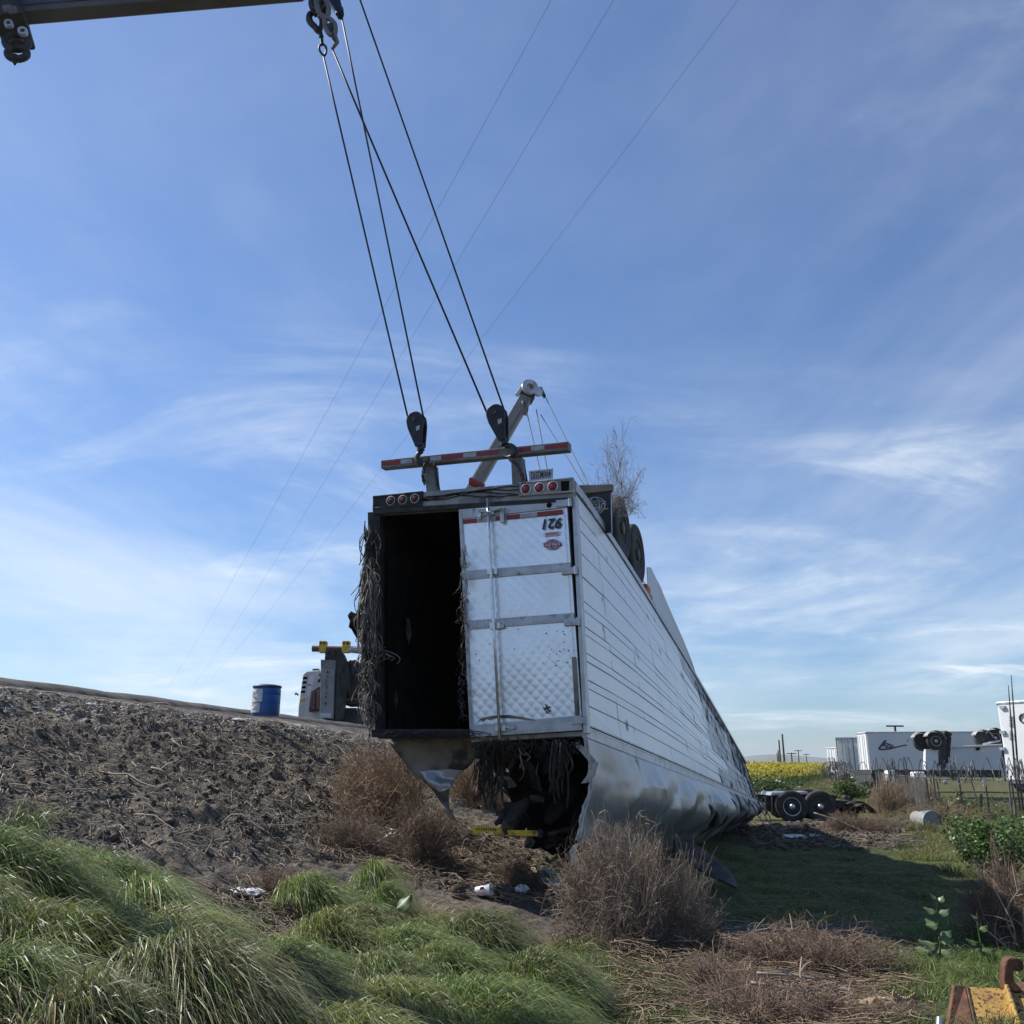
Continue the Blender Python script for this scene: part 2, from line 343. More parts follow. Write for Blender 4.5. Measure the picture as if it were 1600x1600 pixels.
def sample(poly, n, pad=0., maxtry=60):
    """n ground points, uniform over the ground, inside the patch whose outline the photograph shows"""
    W = np.array([on_ground(*p) for p in poly]); W = W[np.hypot(W[:, 0], W[:, 1]) < 300]; lo = W.min(0)[:2]; hi = W.max(0)[:2]; px = np.array(poly, float); res = []; got = 0
    for _ in range(maxtry):
        q = rng.uniform(lo, hi, (n*2, 2)); z = hgt(q[:, 0], q[:, 1]); Q = np.column_stack([q, z]); a, b = proj(Q)
        ins = np.zeros(len(q), bool); j = len(px)-1
        for i in range(len(px)):
            xi, yi = px[i]; xj, yj = px[j]
            cond = ((yi > b) != (yj > b)) & (a < (xj-xi)*(b-yi)/((yj-yi) if yj != yi else 1e-9)+xi); ins ^= cond; j = i
        ins &= uv(q[:, 0], q[:, 1])[0] > .12
        res.append(Q[ins]); got += ins.sum()
        if got >= n: break
    return np.concatenate(res)[:n]
def axis_coords(lo, hi, a, b, step, g=1.09):
    c = list(np.arange(a, b+step/2, step)); s = step; x = c[-1]
    while x < hi: s *= g; x += s; c.append(x)
    s = step; x = c[0]; pre = []
    while x > lo: s *= g; x -= s; pre.append(x)
    return np.array(pre[::-1]+c)
gx = axis_coords(-5000, 5000, -7.5, 8.5, .048); gy = axis_coords(-300, 9000, 4.5, 21, .048, 1.085)
X, Y = np.meshgrid(gx, gy); Z = hgt(X, Y); u, v = uv(X, Y)
V = np.stack([X, Y, Z], -1).reshape(-1, 3); nx, ny = len(gx), len(gy)
ii = (np.arange(ny-1)[:, None]*nx+np.arange(nx-1)[None]).ravel(); F = np.stack([ii, ii+1, ii+nx+1, ii+nx], 1)
n1 = (fbm(X*.5, Y*.5, 4, 61)+1)/2; n2 = (fbm(X*2.4, Y*2.4, 4, 62)+1)/2; n3 = (fbm(X*.9+4, Y*.9, 3, 63)+1)/2
def c3(r, g, b): return np.array([r, g, b])
dirt = c3(.085, .075, .064)*(1-n2[..., None])+c3(.185, .163, .140)*n2[..., None]
dirt = dirt*(.65+.7*n1[..., None])
gravel = c3(.33, .31, .285)*(.7+.6*n2[..., None])
w_gr = np.clip(1-np.abs(u-.75-.5*(n1-.5))/.75, 0, 1)[..., None]*np.clip(n2*2.2-.5, 0, 1)[..., None]
col = dirt*(1-w_gr)+gravel*w_gr
turf = c3(.105, .125, .05)*(1-n2[..., None])+c3(.16, .16, .075)*n2[..., None]
straw = c3(.16, .125, .085)*(.7+.6*n2[..., None])
wt = np.clip((u-9.2+1.5*(n1-.5))/1.2, 0, 1)[..., None]*np.clip((Y-9.0+1.2*(n3-.5))/.9, 0, 1)[..., None]
col = col*(1-wt)+turf*wt
ws = np.clip((u-6.2)/1.2, 0, 1)[..., None]*(1-np.clip((Y-9.0+1.2*(n3-.5))/.9, 0, 1)[..., None])
col = col*(1-ws)+straw*.75*ws
chw = np.exp(-(((X-8.0)/5.0)**2+((Y-25)/4.6)**2))[..., None]; chw = np.clip(chw*2.2-.4, 0, 1)
col = col*(1-chw)+c3(.095, .075, .06)*(.6+.8*n2[..., None])*chw
farw = np.clip((np.hypot(X, Y)-30)/12, 0, 1)[..., None]*np.clip((u-6)/3, 0, 1)[..., None]
farc = c3(.10, .115, .045)*(1-n1[..., None])+c3(.17, .15, .08)*n1[..., None]
col = col*(1-farw)+farc*farw
o = big_mesh('ground', V, F, 'ground', col.reshape(-1, 3)); o.data.shade_smooth(); tag(o, kind='structure')
# road on the embankment and its asphalt kerb
mb = MB(); e3 = np.array([KE[0], KE[1], 0]); r3 = np.array([KR[0], KR[1], 0]); B0 = np.array([K0[0], K0[1], 0.])
def W3(uu, vv, zz): return B0+r3*uu+e3*vv+np.array([0, 0, zz])
for i in range(40):
    a, b = -40+i*8, -32+i*8
    mb.add([W3(-12, a, 2.66), W3(-.74, a, 2.66), W3(-.74, b, 2.66), W3(-12, b, 2.66)], [(0, 1, 2, 3)])
tag(mb.build('road', 'road'), kind='structure')
mb = MB(); prof = [(-.62, 2.55), (-.60, 2.80), (-.50, 2.92), (-.34, 2.96), (-.16, 2.93), (.02, 2.84), (.20, 2.62), (.30, 2.45)]
vvs = np.arange(-20, 80, .25); jit = fbm(vvs*1.3, vvs*0+3, 3, 71)
Vk = [W3(uu+.05*fbm(np.array([vv*2]), np.array([uu*5]), 2, 72)[0]*(k > 2), vv, z0+.02*jj) for vv, jj in zip(vvs, jit) for k, (uu, z0) in enumerate(prof)]
n = len(prof); mb.add(Vk, [(i*n+k, i*n+k+1, (i+1)*n+k+1, (i+1)*n+k) for i in range(len(vvs)-1) for k in range(n-1)])
tag(mb.build('kerb', 'kerb', smooth=True), kind='structure')
# far hills
mb = MB(); xs = np.linspace(-3500, 6500, 160); hh = 26*np.clip(.35+.9*fbm(xs*.0011, xs*0+2, 4, 81), .0, 2)
hh = hh+42*np.exp(-((xs-1050)/260)**2)
V = []
for x, h in zip(xs, hh): V += [(x, 3300, -6), (x, 3500, h*.8), (x, 3700, h), (x, 4200, -8)]
mb.add(V, [(i*4+k, (i+1)*4+k, (i+1)*4+k+1, i*4+k+1) for i in range(len(xs)-1) for k in range(3)])
tag(mb.build('hills', 'hill', smooth=True), kind='structure')

# ---------------------------------------------------------------- the wrecked trailer: geometry frame
HD = math.radians(21.0); SL = math.radians(4.6)
RB = P(915, 1145, 10.6)
AX = np.array([math.sin(HD)*math.cos(SL), math.cos(HD)*math.cos(SL), -math.sin(SL)]); WV = np.array([-math.cos(HD), math.sin(HD), 0.]); UPV = np.array([0, 0, 1.])
TW = 2.72; TLEN = 17.3
ks = np.array([0, 2.0, 3.8, 5.4, 8.0, 10.4, 13.6, 17.7]); kl = np.polyfit(ks, [.11, .32, .47, .51, .54, .49, .43, .29], 4); ku = np.polyfit(ks, [3.08, 3.27, 3.34, 3.25, 2.95, 2.50, 1.93, 1.0], 4)
kl[-1] += .11-np.polyval(kl, 0); ku[-1] += 3.08-np.polyval(ku, 0)
def wallv(s): return WV*np.polyval(kl, s)+UPV*np.polyval(ku, s)
def T(s, t=0., v=0., out=0.): return RB+AX*s+WV*(t-out)+wallv(s)*v
RN = nz(np.cross(WV, wallv(0)));  RN = RN if RN[1] < 0 else -RN
def Rp(px, py, off=0.):
    d = ray(px, py); return CAM+d*(((RB+RN*off-CAM)@RN)/(d@RN))
def qd(x0, y0, x1, y1, x2, y2, x3, y3, off=0.): return [Rp(x0, y0, off), Rp(x1, y1, off), Rp(x2, y2, off), Rp(x3, y3, off)]
RXu = nz(-WV); RYu = nz(wallv(0))
TR = thing('wrecked_trailer', T(8, 1.3, 0)*[1, 1, 0]+[0, 0, .1], 'burnt white box trailer lying upside down with its open rear end hoisted', 'trailer')
VB = [0, .028, .108, .175, .208, .28, .312, .385, .416, .481, .519, .62, .718, .817, .879, .965, 1.0]
SB = [0.10]+[round(1.75*k, 2) for k in range(1, 10)]+[17.2]
# wall cores (grooves show it between the sheets)
mb = MB(); mb.grid(lambda a, b: T(.06+a*(TLEN-.06), .03, b), 36, 4); mb.grid(lambda a, b: T(.06+(1-a)*(TLEN-.06), .09, b), 36, 4); mb.build('wall_core', 'groove', TR, True)
mb = MB(); mb.grid(lambda a, b: T(.1+a*(TLEN-.1), .095, b), 30, 4); mb.grid(lambda a, b: T(.1+a*(TLEN-.1), TW-.1, b), 30, 4)
mb.grid(lambda a, b: T(.1+a*(TLEN-.1), .08+b*(TW-.16), .94), 30, 3); mb.grid(lambda a, b: T(.05+a*(TLEN-.05), .05+b*(TW-.1), .0), 30, 4)  # bottom sheet added to shut out light and keep the interior dark
mb.grid(lambda a, b: T(TLEN-.3, a*TW, b), 3, 3); mb.build('burnt_lining', 'char', TR)
mb = MB(); mb.grid(lambda a, b: T(a*TLEN, TW, b), 30, 6); mb.build('far_wall', 'soot', TR, solid=.03)
mb = MB(); mb.grid(lambda a, b: T(.25+a*(TLEN-.25), -.01+b*(TW+.02), 1.0), 30, 3); mb.build('floor', 'soot', TR, solid=.05)
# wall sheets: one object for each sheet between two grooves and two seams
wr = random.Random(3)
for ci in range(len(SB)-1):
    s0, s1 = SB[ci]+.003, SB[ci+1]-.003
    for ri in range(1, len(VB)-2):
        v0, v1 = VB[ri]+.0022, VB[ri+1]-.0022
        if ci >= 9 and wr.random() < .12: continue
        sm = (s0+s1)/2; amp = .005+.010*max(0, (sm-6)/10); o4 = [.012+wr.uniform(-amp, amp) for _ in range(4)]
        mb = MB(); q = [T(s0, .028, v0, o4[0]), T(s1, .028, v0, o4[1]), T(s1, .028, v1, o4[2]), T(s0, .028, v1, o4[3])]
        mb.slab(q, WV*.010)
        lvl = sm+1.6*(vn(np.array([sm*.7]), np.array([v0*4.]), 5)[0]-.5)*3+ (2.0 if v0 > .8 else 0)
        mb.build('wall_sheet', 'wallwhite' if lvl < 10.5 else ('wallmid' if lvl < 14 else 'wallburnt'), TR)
# lower rail (the former roof rail), upper rail, rear corner posts
def railbar(v0, v1, out, thick, name, m, s0=.02, s1=TLEN):
    mb = MB(); n = 34
    V = []; 
    for i in range(n+1):
        s = s0+(s1-s0)*i/n; V += [T(s, 0, v0, out), T(s, 0, v1, out), T(s, 0, v1, out-thick), T(s, 0, v0, out-thick)]
    mb.add(V, [(i*4+k, i*4+(k+1) % 4, (i+1)*4+(k+1) % 4, (i+1)*4+k) for i in range(n) for k in range(4)]+[(0, 1, 2, 3), (n*4+3, n*4+2, n*4+1, n*4)])
    return mb.build(name, m, TR)
railbar(-.016, .024, .012, .06, 'lower_rail', 'rail'); railbar(.028, .034, .022, .03, 'rail_lip', 'rail'); railbar(.968, 1.008, .014, .05, 'upper_rail', 'rail')
mb = MB(); mb.add([], [])
for s in np.arange(.15, 15.5, .13):
    for vv in (.016, .99):
        c = T(s, 0, vv, .013); r = .012; mb.add([c+AX*r, c+UPV*r, c-AX*r, c-UPV*r, c-WV*.008], [(0, 1, 4), (1, 2, 4), (2, 3, 4), (3, 0, 4)])
tag(mb.build('rivets', 'galv', TR), kind='stuff')
mb = MB()
for sb in SB[1:-1]:
    for vv in np.linspace(.05, .96, 42):
        c = T(sb-.03, .03, vv, .014); r = .009; mb.add([c+AX*r, c+UPV*r, c-AX*r, c-UPV*r, c-WV*.005], [(0, 1, 4), (1, 2, 4), (2, 3, 4), (3, 0, 4)])
tag(mb.build('seam_rivets', 'rail', TR), kind='stuff')
BK = -RN
mb = MB(); mb.slab(qd(893, 776, 899, 775, 918, 1146, 911, 1147, .02), BK*.14); mb.build('corner_post', 'rail', TR, bevel=.008)
mb = MB(); mb.slab(qd(888, 792, 893, 791, 912, 1141, 907, 1142, -.03), BK*.05); mb.build('door_gap_dark', 'char', TR)  # black strip put in for the dark of the open door gap
mb = MB(); mb.slab(qd(574, 800, 590, 799, 594, 1150, 580, 1152, .0), BK*.16); mb.build('corner_post', 'soot', TR, bevel=.01)
mb = MB(); mb.slab(qd(581, 1030, 584.5, 1030, 586, 1140, 582.5, 1140, .03), BK*.025); mb.build('post_trim', 'galv', TR)
mb = MB(); mb.slab(qd(583, 775, 896, 748, 895, 783, 584, 803, .03), BK*.14); mb.build('rear_header', 'frame', TR, bevel=.012)
mb = MB(); mb.slab(qd(582, 795, 893, 777, 893, 783, 583, 803, .055), BK*.04); mb.build('header_lip', 'soot', TR)
mb = MB(); mb.slab(qd(587, 1139, 740, 1139, 740, 1152, 590, 1154, .02), BK*.2); mb.build('sill_bar', 'soot', TR, bevel=.01)
mb = MB(); mb.slab(qd(736, 1152, 912, 1142, 912, 1150, 736, 1160, -.02), BK*.2); mb.build('sill_bar', 'frame', TR, bevel=.01)
# soot cables along the header
crv = np.random.default_rng(5)
for k in range(4):
    pts = [Rp(x, 790-(x-583)*27/310-6+5*math.sin(x*.03+k)+crv.normal(0, .8)+k*1.5, .045) for x in range(640, 830, 14)]
    mb = MB(); mb.tube(pts, .006, 5); mb.build('cable', 'char', TR)
# lamp boxes with three round lamps each
def lampbox(q, lamps, lens, boxm, rr_):
    mb = MB(); mb.slab([p for p in qd(*q, .05)], BK*.06); bx = mb.build('lamp_box', boxm, TR, bevel=.006)
    x0, y0, x1, y1, x2, y2, x3, y3 = q
    mb = MB()
    e = [Rp(x0, y0, .055), Rp(x1, y1, .055), Rp(x2, y2, .055), Rp(x3, y3, .055)]
    mb.tube(e, .012, 6, True); mb.build('box_rim', 'chrome' if lens == 'redlens' else 'soot', bx)
    for (lx, ly) in lamps:
        c = Rp(lx, ly, .052); r = rr_/FPX*11.0
        mb = MB(); mb.lathe(c, RN, [(r*1.18, 0), (r*1.18, .014), (r*.98, .018), (r*.98, 0)], 24); lb = mb.build('tail_lamp', 'chrome' if lens == 'redlens' else 'frame', TR)
        mb = MB(); mb.lathe(c, RN, [(r*.97, .003), (r*.9, .014), (r*.5, .020), (0, .022)], 20); mb.build('lens', lens, lb, True)
lampbox((810, 755, 896, 747, 896, 768, 811, 774), [(822, 764.5), (843, 762.5), (864, 760.5)], 'redlens', 'frame', 7.6)
lampbox((583, 776, 661, 768.5, 659, 789, 583, 794), [(611, 782.5), (629.5, 781), (648.5, 779)], 'redlensdull', 'soot', 7.2)
mb = MB(); mb.slab(qd(876, 752, 889, 751, 889, 766, 877, 767, .058), BK*.01); mb.build('marker_panel', 'char', TR)
# plate
mb = MB(); mb.slab(qd(826, 736, 864, 732, 864, 747.5, 827, 751.5, .0), BK*.006); pl = mb.build('number_plate', 'plate', TR)
pX = Rp(863, 740, .004)-Rp(828, 743.5, .004); pY = Rp(845, 735, .004)-Rp(845, 746, .004)
put_text('plate_text', '4WM2592', Rp(845, 741.5, .006), -pX*.9, -pY, 'navy', pl, bold=.01)
# ---- right-hand door
DC = [(721, 797), (886, 780), (911, 1141), (739, 1152)]
DCW = [Rp(*p, .0) for p in DC]
def D(a, b, off=0.): return (DCW[0]*(1-a)+DCW[1]*a)*(1-b)+(DCW[3]*(1-a)+DCW[2]*a)*b+RN*off
dw = np.linalg.norm(DCW[1]-DCW[0]); dh = np.linalg.norm(DCW[3]-DCW[0])
def quilt(a, b):
    x = a*dw; y = b*dh; p = (x+y)/.135; q = (x-y)/.135
    k = (abs(math.sin(math.pi*p))*abs(math.sin(math.pi*q)))**.55
    amp = .0020+.0014*float(np.clip(b*1.5, .3, 1))*(.3+1.4*vn(np.array([a*3.]), np.array([b*5.]), 97)[0])
    bk = .010*fbm(np.array([a*2.3]), np.array([b*4.5]), 3, 91)[0]
    return D(a, b, .025+amp*k+bk)
mb = MB(); mb.grid(quilt, 110, 230); dr = mb.build('door', 'door', TR, True)
tag(dr, 'quilted bright metal right-hand rear door')
mb = MB(); mb.slab([D(0, 0, .018), D(1, 0, .018), D(1, 1, .018), D(0, 1, .018)], BK*.05); mb.build('door_core', 'band', dr)
def band(b0l, b1l, b0r, b1r, off=.046):
    mb = MB(); mb.slab([D(-.005, b0l, off), D(1.0, b0r, off), D(1.0, b1r, off), D(-.005, b1l, off)], BK*.03); return mb.build('door_band', 'band', dr, bevel=.004)
band(.002, .047, .002, .042); band(.286, .328, .291, .328); band(.508, .548, .513, .549); band(.952, 1.0, .940, 1.0)
mb = MB(); mb.slab([D(-.012, 0, .05), D(.02, 0, .05), D(.02, 1, .05), D(-.012, 1, .05)], BK*.07); mb.build('door_edge', 'band', dr)
mb = MB(); mb.slab([D(.955, .70, .05), D(.99, .70, .05), D(.985, .94, .05), D(.95, .94, .05)], BK*.012); mb.build('patch_strip', 'lining', dr)
mb = MB()
for b in np.linspace(.01, .99, 95):
    for a in (.012, .975):
        c = D(a, b, .053 if a < .5 else .038); r = .007; mb.add([c+RXu*r, c+RYu*r, c-RXu*r, c-RYu*r, c+RN*.005], [(0, 1, 4), (1, 2, 4), (2, 3, 4), (3, 0, 4)])
for bb in (.296, .32, .516, .541, .958, .99):
    for a in np.linspace(.03, .97, 26):
        c = D(a, bb, .047); r = .007; mb.add([c+RXu*r, c+RYu*r, c-RXu*r, c-RYu*r, c+RN*.005], [(0, 1, 4), (1, 2, 4), (2, 3, 4), (3, 0, 4)])
tag(mb.build('rivets', 'frame', dr), kind='stuff')
# reflective strip
x = 0.; pat = [(.02, .16, 'redtape'), (.16, .34, 'whitetape'), (.34, .40, 'redtape'), (.44, .57, 'redtape'), (.57, .73, 'whitetape'), (.73, .96, 'redtape')]
for a0, a1, m in pat:
    mb = MB(); mb.slab([D(a0, .050, .045), D(a1, .050, .045), D(a1, .070, .045), D(a0, .070, .045)], BK*.008); mb.build('reflector', m, dr)
# lock rod, brackets, handle
mb = MB(); mb.tube([Rp(761.5, 779, .10), Rp(764, 830, .105), Rp(772, 985, .115), Rp(781, 1154, .10)], .019, 10); rod = mb.build('lock_rod', 'galv', dr, True)
for px_, py_ in ((763, 800), (767.5, 893), (772, 978), (780.5, 1138)):
    mb = MB(); mb.slab(qd(px_-7, py_-5, px_+9, py_-6, px_+9, py_+4, px_-7, py_+5, .085), BK*.04); mb.build('rod_bracket', 'galv', rod, bevel=.004)
mb = MB(); mb.slab(qd(747, 795, 786, 792, 786, 797, 747, 801, .09), BK*.03); mb.slab(qd(747, 795, 751, 795, 751, 812, 747, 812, .09), BK*.03); mb.slab(qd(781, 792, 787, 792, 787, 816, 781, 817, .09), BK*.03)
mb.build('lock_plate', 'rail', dr, bevel=.004)
mb = MB(); mb.tube([Rp(750, 806, .10), Rp(757, 801, .13), Rp(764, 800, .13), Rp(782, 795, .13), Rp(786, 800, .11)], .010, 6); mb.build('lock_handle', 'frame', dr)
mb = MB(); mb.slab(qd(782, 1135, 803, 1133, 806, 1137, 800, 1140, .08), BK*.03); mb.build('rod_foot', 'rail', dr, bevel=.003)
mb = MB(); mb.slab(qd(775, 976, 787, 975, 787, 981, 775, 982, .08), BK*.03); mb.build('handle_clip', 'rail', dr, bevel=.003)
for (x0, y0) in ((880, 786), (889, 892), (893, 972), (905, 1126)):
    mb = MB(); mb.slab(qd(x0-12, y0-4.5, x0+12, y0-6.5, x0+12, y0+4, x0-12, y0+6, .065), BK*.03); hg = mb.build('hinge', 'band', dr, bevel=.004)
    mb = MB(); mb.cyl(Rp(x0+10, y0-7.5, .07), Rp(x0+11, y0+5, .07), .022, 10); mb.build('hinge_pin', 'rail', hg)
mb = MB(); mb.lathe(D(.845, .024, .048), RN, [(.035, 0), (.03, .012), (.015, .014), (.012, .004), (0, .004)], 16); mb.build('vent_plug', 'char', dr)
# fleet number, size plate and maker's emblem, all upside down
def rX(px_): return (Rp(880, 830, .05)-Rp(860, 832, .05))/20*px_
def rY(px_): return (Rp(862, 820, .05)-Rp(862.5, 840, .05))/20*px_
put_text('fleet_number', '921', Rp(862, 818, .052), -rX(31), -rY(17), 'navy', dr, bold=.03, shear=.22)
mb = MB(); c = Rp(862, 834, .050); mb.slab([c-rX(12)-rY(3.2), c+rX(12)-rY(3.2), c+rX(12)+rY(3.2), c-rX(12)+rY(3.2)], BK*.004); mb.build('size_plate', 'whitep', dr)
put_text('size_text', '3000R', Rp(862, 834, .054), -rX(21), -rY(4.6), 'redp', dr, bold=.02)
def emblem(c, X, Yv, nrm, parent, mg, mband, mtext, line=False):
    mb = MB(); n = 28
    ell = [(.42*math.cos(2*math.pi*k/n), .5*math.sin(2*math.pi*k/n)) for k in range(n)]
    if not line: mb.slab([c+X*a+Yv*b for a, b in ell], nrm*.002); mb.build('emblem_globe', mg, parent)
    lw = np.linalg.norm(Yv)*.022
    mb = MB()
    for k in (1., .5): mb.tube([c+X*a*k+Yv*b+nrm*.004 for a, b in ell], lw, 4, True)
    for hh_ in (.3, -.3): 
        wdt = .42*math.sqrt(1-(hh_/.5)**2); mb.tube([c-X*wdt+Yv*hh_+nrm*.004, c+X*wdt+Yv*hh_+nrm*.004], lw, 4)
    mb.build('emblem_lines', mg if line else mtext, parent)
    sh = X*.05
    pl4 = [c-X*.5-Yv*.21+sh, c+X*.47-Yv*.21+sh, c+X*.5+Yv*.21-sh*.5, c-X*.5+Yv*.21-sh]
    if line: mb = MB(); mb.tube([p+nrm*.008 for p in pl4], lw*1.3, 4, True); mb.build('emblem_border', mg, parent)
    mb = MB(); mb.slab(pl4, nrm*.005); mb.build('emblem_band', mband, parent)
    put_text('emblem_text', 'UTILITY', c+nrm*.008, X*.86, Yv*.27, mtext, parent, bold=.02, shear=.2)
emblem(Rp(863, 850.5, .05), -rX(27), -rY(16), RN, dr, 'bluep', 'redp', 'whitep')
# peeled scratch and mud spatter on the door
mb = MB(); top = [(745, 1129), (752, 1122), (770, 1118), (795, 1117), (815, 1120), (838, 1125)]; bot = [(836, 1126.5), (815, 1124), (797, 1122), (775, 1121.5), (764, 1125), (760, 1123), (754, 1127), (750, 1125)]
mb.slab([Rp(*p, .046) for p in top+bot], BK*.01); mb.build('peeled_patch', 'lining', dr)
mb = MB(); sp = np.random.default_rng(11)
def splat(a, b, r):
    c = D(a, b, .040); k = 6; mb.add([c+RN*.006]+[c+r*sp.uniform(.5, 1.3)*(math.cos(i/k*6.283)*RXu+math.sin(i/k*6.283)*RYu) for i in range(k)], [(0, i+1, (i+1) % k+1) for i in range(k)])
for _ in range(22): splat(.72+.24*sp.random()**.7, .56+.2*sp.random(), .004+.008*sp.random())
for _ in range(14): splat(.05+.9*sp.random(), .5+.4*sp.random(), .003+.007*sp.random())
for _ in range(26): splat(.70+sp.normal(0, .02), .905+sp.normal(0, .008), 0.004+.010*sp.random())
tag(mb.build('mud_spatter', 'clod', dr), kind='stuff')

# ---- rear underride guard, now on top
gtop = lambda x: 719-(x-595)*(719-689.5)/(887-595)
gbot = lambda x: 731.5-(x-595)*(731.5-703)/(887-595)
mb = MB(); mb.slab([Rp(595, gtop(595), .06), Rp(888, gtop(888), .06), Rp(888, gbot(888), .06), Rp(595, gbot(595), .06)], BK*.13); gd = mb.build('underride_guard', 'guard', TR, bevel=.006)
for a, b, m in ((597, 625, 'redtape'), (626, 644, 'whitetape'), (645, 660, 'redtape'), (672, 689, 'whitetape'), (690, 723, 'redtape'), (724, 744, 'whitetape'), (745, 779, 'redtape'), (811, 829, 'redtape'), (830, 850, 'whitetape'), (851, 886, 'redtape')):
    mb = MB(); mb.slab([Rp(a, gtop(a)+2.4, .064), Rp(b, gtop(b)+2.4, .064), Rp(b, gtop(b)+9, .064), Rp(a, gtop(a)+9, .064)], BK*.006); mb.build('reflector', m, gd)
for q in ((662, 726, 677, 725, 680, 768, 666, 769), (798, 714, 814, 712.5, 817, 755, 800, 757)):
    mb = MB(); mb.slab(qd(*q, -.02), BK*.16); mb.build('guard_post', 'guard', TR, bevel=.008)
    x0, y0, x1, y1, x2, y2, x3, y3 = q
    mb = MB(); mb.slab(qd(x1, y1+6, x1+5, y1+8, x2+8, y2+2, x2, y2+2, -.16), BK*.02); mb.build('post_gusset', 'soot', TR)

# ---- running gear on the upturned floor
def tyre_mb(c, ax, R=.5, W=.28, n=36):
    mb = MB(); h = W/2
    mb.lathe(c, ax, [(R*.56, -h*.8), (R*.62, -h*.98), (R*.82, -h*1.02), (R*.95, -h*.92), (R*.985, -h*.8), (R*1.0, -h*.6), (R*1.0, -h*.36), (R*.975, -h*.34), (R*.975, -h*.26), (R*1.0, -h*.24), (R, h*.24), (R*.975, h*.26), (R*.975, h*.34), (R, h*.36), (R, h*.6), (R*.985, h*.8), (R*.95, h*.92), (R*.82, h*1.02), (R*.62, h*.98), (R*.56, h*.8)], n); return mb
def wheel(parent, c, ax, R=.5, W=.28, rim='rim', hub=True, tyre_m='rubber', dish=.06):
    """tyre + rim (+ hub) where +ax points outwards"""
    c = np.asarray(c, float); ax = nz(ax); ty = autosmooth(tyre_mb(c, ax, R, W).build('tyre', tyre_m, parent))
    mb = MB(); h = W/2
    mb.lathe(c, ax, [(R*.58, h*.75), (R*.575, h*.95), (R*.53, h*.9), (R*.50, h*.3), (R*.46, h*.9-dish*1.6), (R*.3, h*.9-dish*.9), (R*.26, h*.9-dish), (R*.20, h*.9-dish*.6), (R*.18, h*1.02), (R*.10, h*1.12), (0, h*1.14)], 28)
    rm = autosmooth(mb.build('rim', rim, ty), 30)
    x = nz(np.cross(ax, [0, 0, 1.])); y = np.cross(ax, x)
    mb = MB()
    for k in range(10):
        a = 2*math.pi*k/10; p = c+ax*(h*.9-dish*.75)+R*.34*(math.cos(a)*x+math.sin(a)*y); mb.lathe(p, ax, [(R*.045, 0), (R*.045, .02), (0, .022)], 6)
    mb.build('wheel_nuts', 'chain', rm)
    mb = MB()
    for k in range(5):
        a = 2*math.pi*(k+.5)/5; p = c+ax*(h*.9-dish*1.15)+R*.41*(math.cos(a)*x+math.sin(a)*y); mb.lathe(p, ax, [(R*.06, .0), (R*.06, .012), (0, .0121)], 10)
    mb.build('hand_hole', 'char', rm)
    return ty
for s in (4.25, 5.52):
    for t0, axs in ((.17, -1), (.50, -1), (TW-.5, 1), (TW-.17, 1)):
        wheel(TR, T(s, t0, 1.0)+UPV*.54, WV*axs, .57, .30, 'rimdark')
    mb = MB(); mb.cyl(T(s, .2, 1)+UPV*.52, T(s, TW-.2, 1)+UPV*.52, .065, 12); mb.build('axle', 'soot', TR)
for t0 in (.75, TW-.75):
    mb = MB(); mb.slab([T(2.6, t0-.06, 1.0), T(6.2, t0-.06, 1.0), T(6.2, t0-.06, 1.0)+UPV*.45, T(2.6, t0-.06, 1.0)+UPV*.45], WV*.12); mb.build('slider_rail', 'soot', TR)
for s in np.arange(1.0, 16.5, .6):
    mb = MB(); mb.slab([T(s, .1, 1.008), T(s, TW-.1, 1.008), T(s, TW-.1, 1.008)+UPV*.11, T(s, .1, 1.008)+UPV*.11], AX*.06); mb.build('cross_member', 'soot', TR)
mb = MB(); mb.cyl(T(3.1, .45, 1)+UPV*.32, T(3.1, 1.5, 1)+UPV*.32, .13, 16); mb.build('air_tank', 'soot', TR)
for t0 in (.55, TW-.55):
    for s in (4.25, 5.52):
        mb = MB(); mb.lathe(T(s+.25, t0, 1)+UPV*.05, UPV, [(.12, 0), (.15, .1), (.12, .18), (.15, .28), (.11, .36)], 16); mb.build('air_spring', 'rubber', TR)
# mud flap with emblem on its bracket
off = -2.5
mb = MB(); mb.slab(qd(903, 770, 956, 764, 957, 832, 905, 836, off), BK*.012); mf = mb.build('mud_flap', 'flap', TR)
mb = MB(); mb.slab(qd(903, 758, 957, 756, 957, 766, 903, 772, off+.03), BK*.08); mb.build('flap_bracket', 'lining', TR, bevel=.006)
mb = MB(); mb.tube([Rp(955, 770, off+.006), Rp(956, 834, off+.006), Rp(950, 834, off+.006)], .008, 5); mb.build('flap_border', 'rail', mf)
s13 = 13.1/11
mX = Rp(950, 795, off)-Rp(911, 799, off); mY = Rp(930, 778, off)-Rp(930, 806, off)
emblem(Rp(929, 791, off+.004), -mX, -mY, RN, mf, 'rail', 'flap', 'rail', line=True)
mf2 = MB(); 
mf2.slab([T(2.5, TW-.62, 1.0), T(2.5, TW-.02, 1.0), T(2.5, TW-.02, 1.0)+UPV*.7, T(2.5, TW-.62, 1.0)+UPV*.7], AX*.012); mf2.build('mud_flap', 'flap', TR)
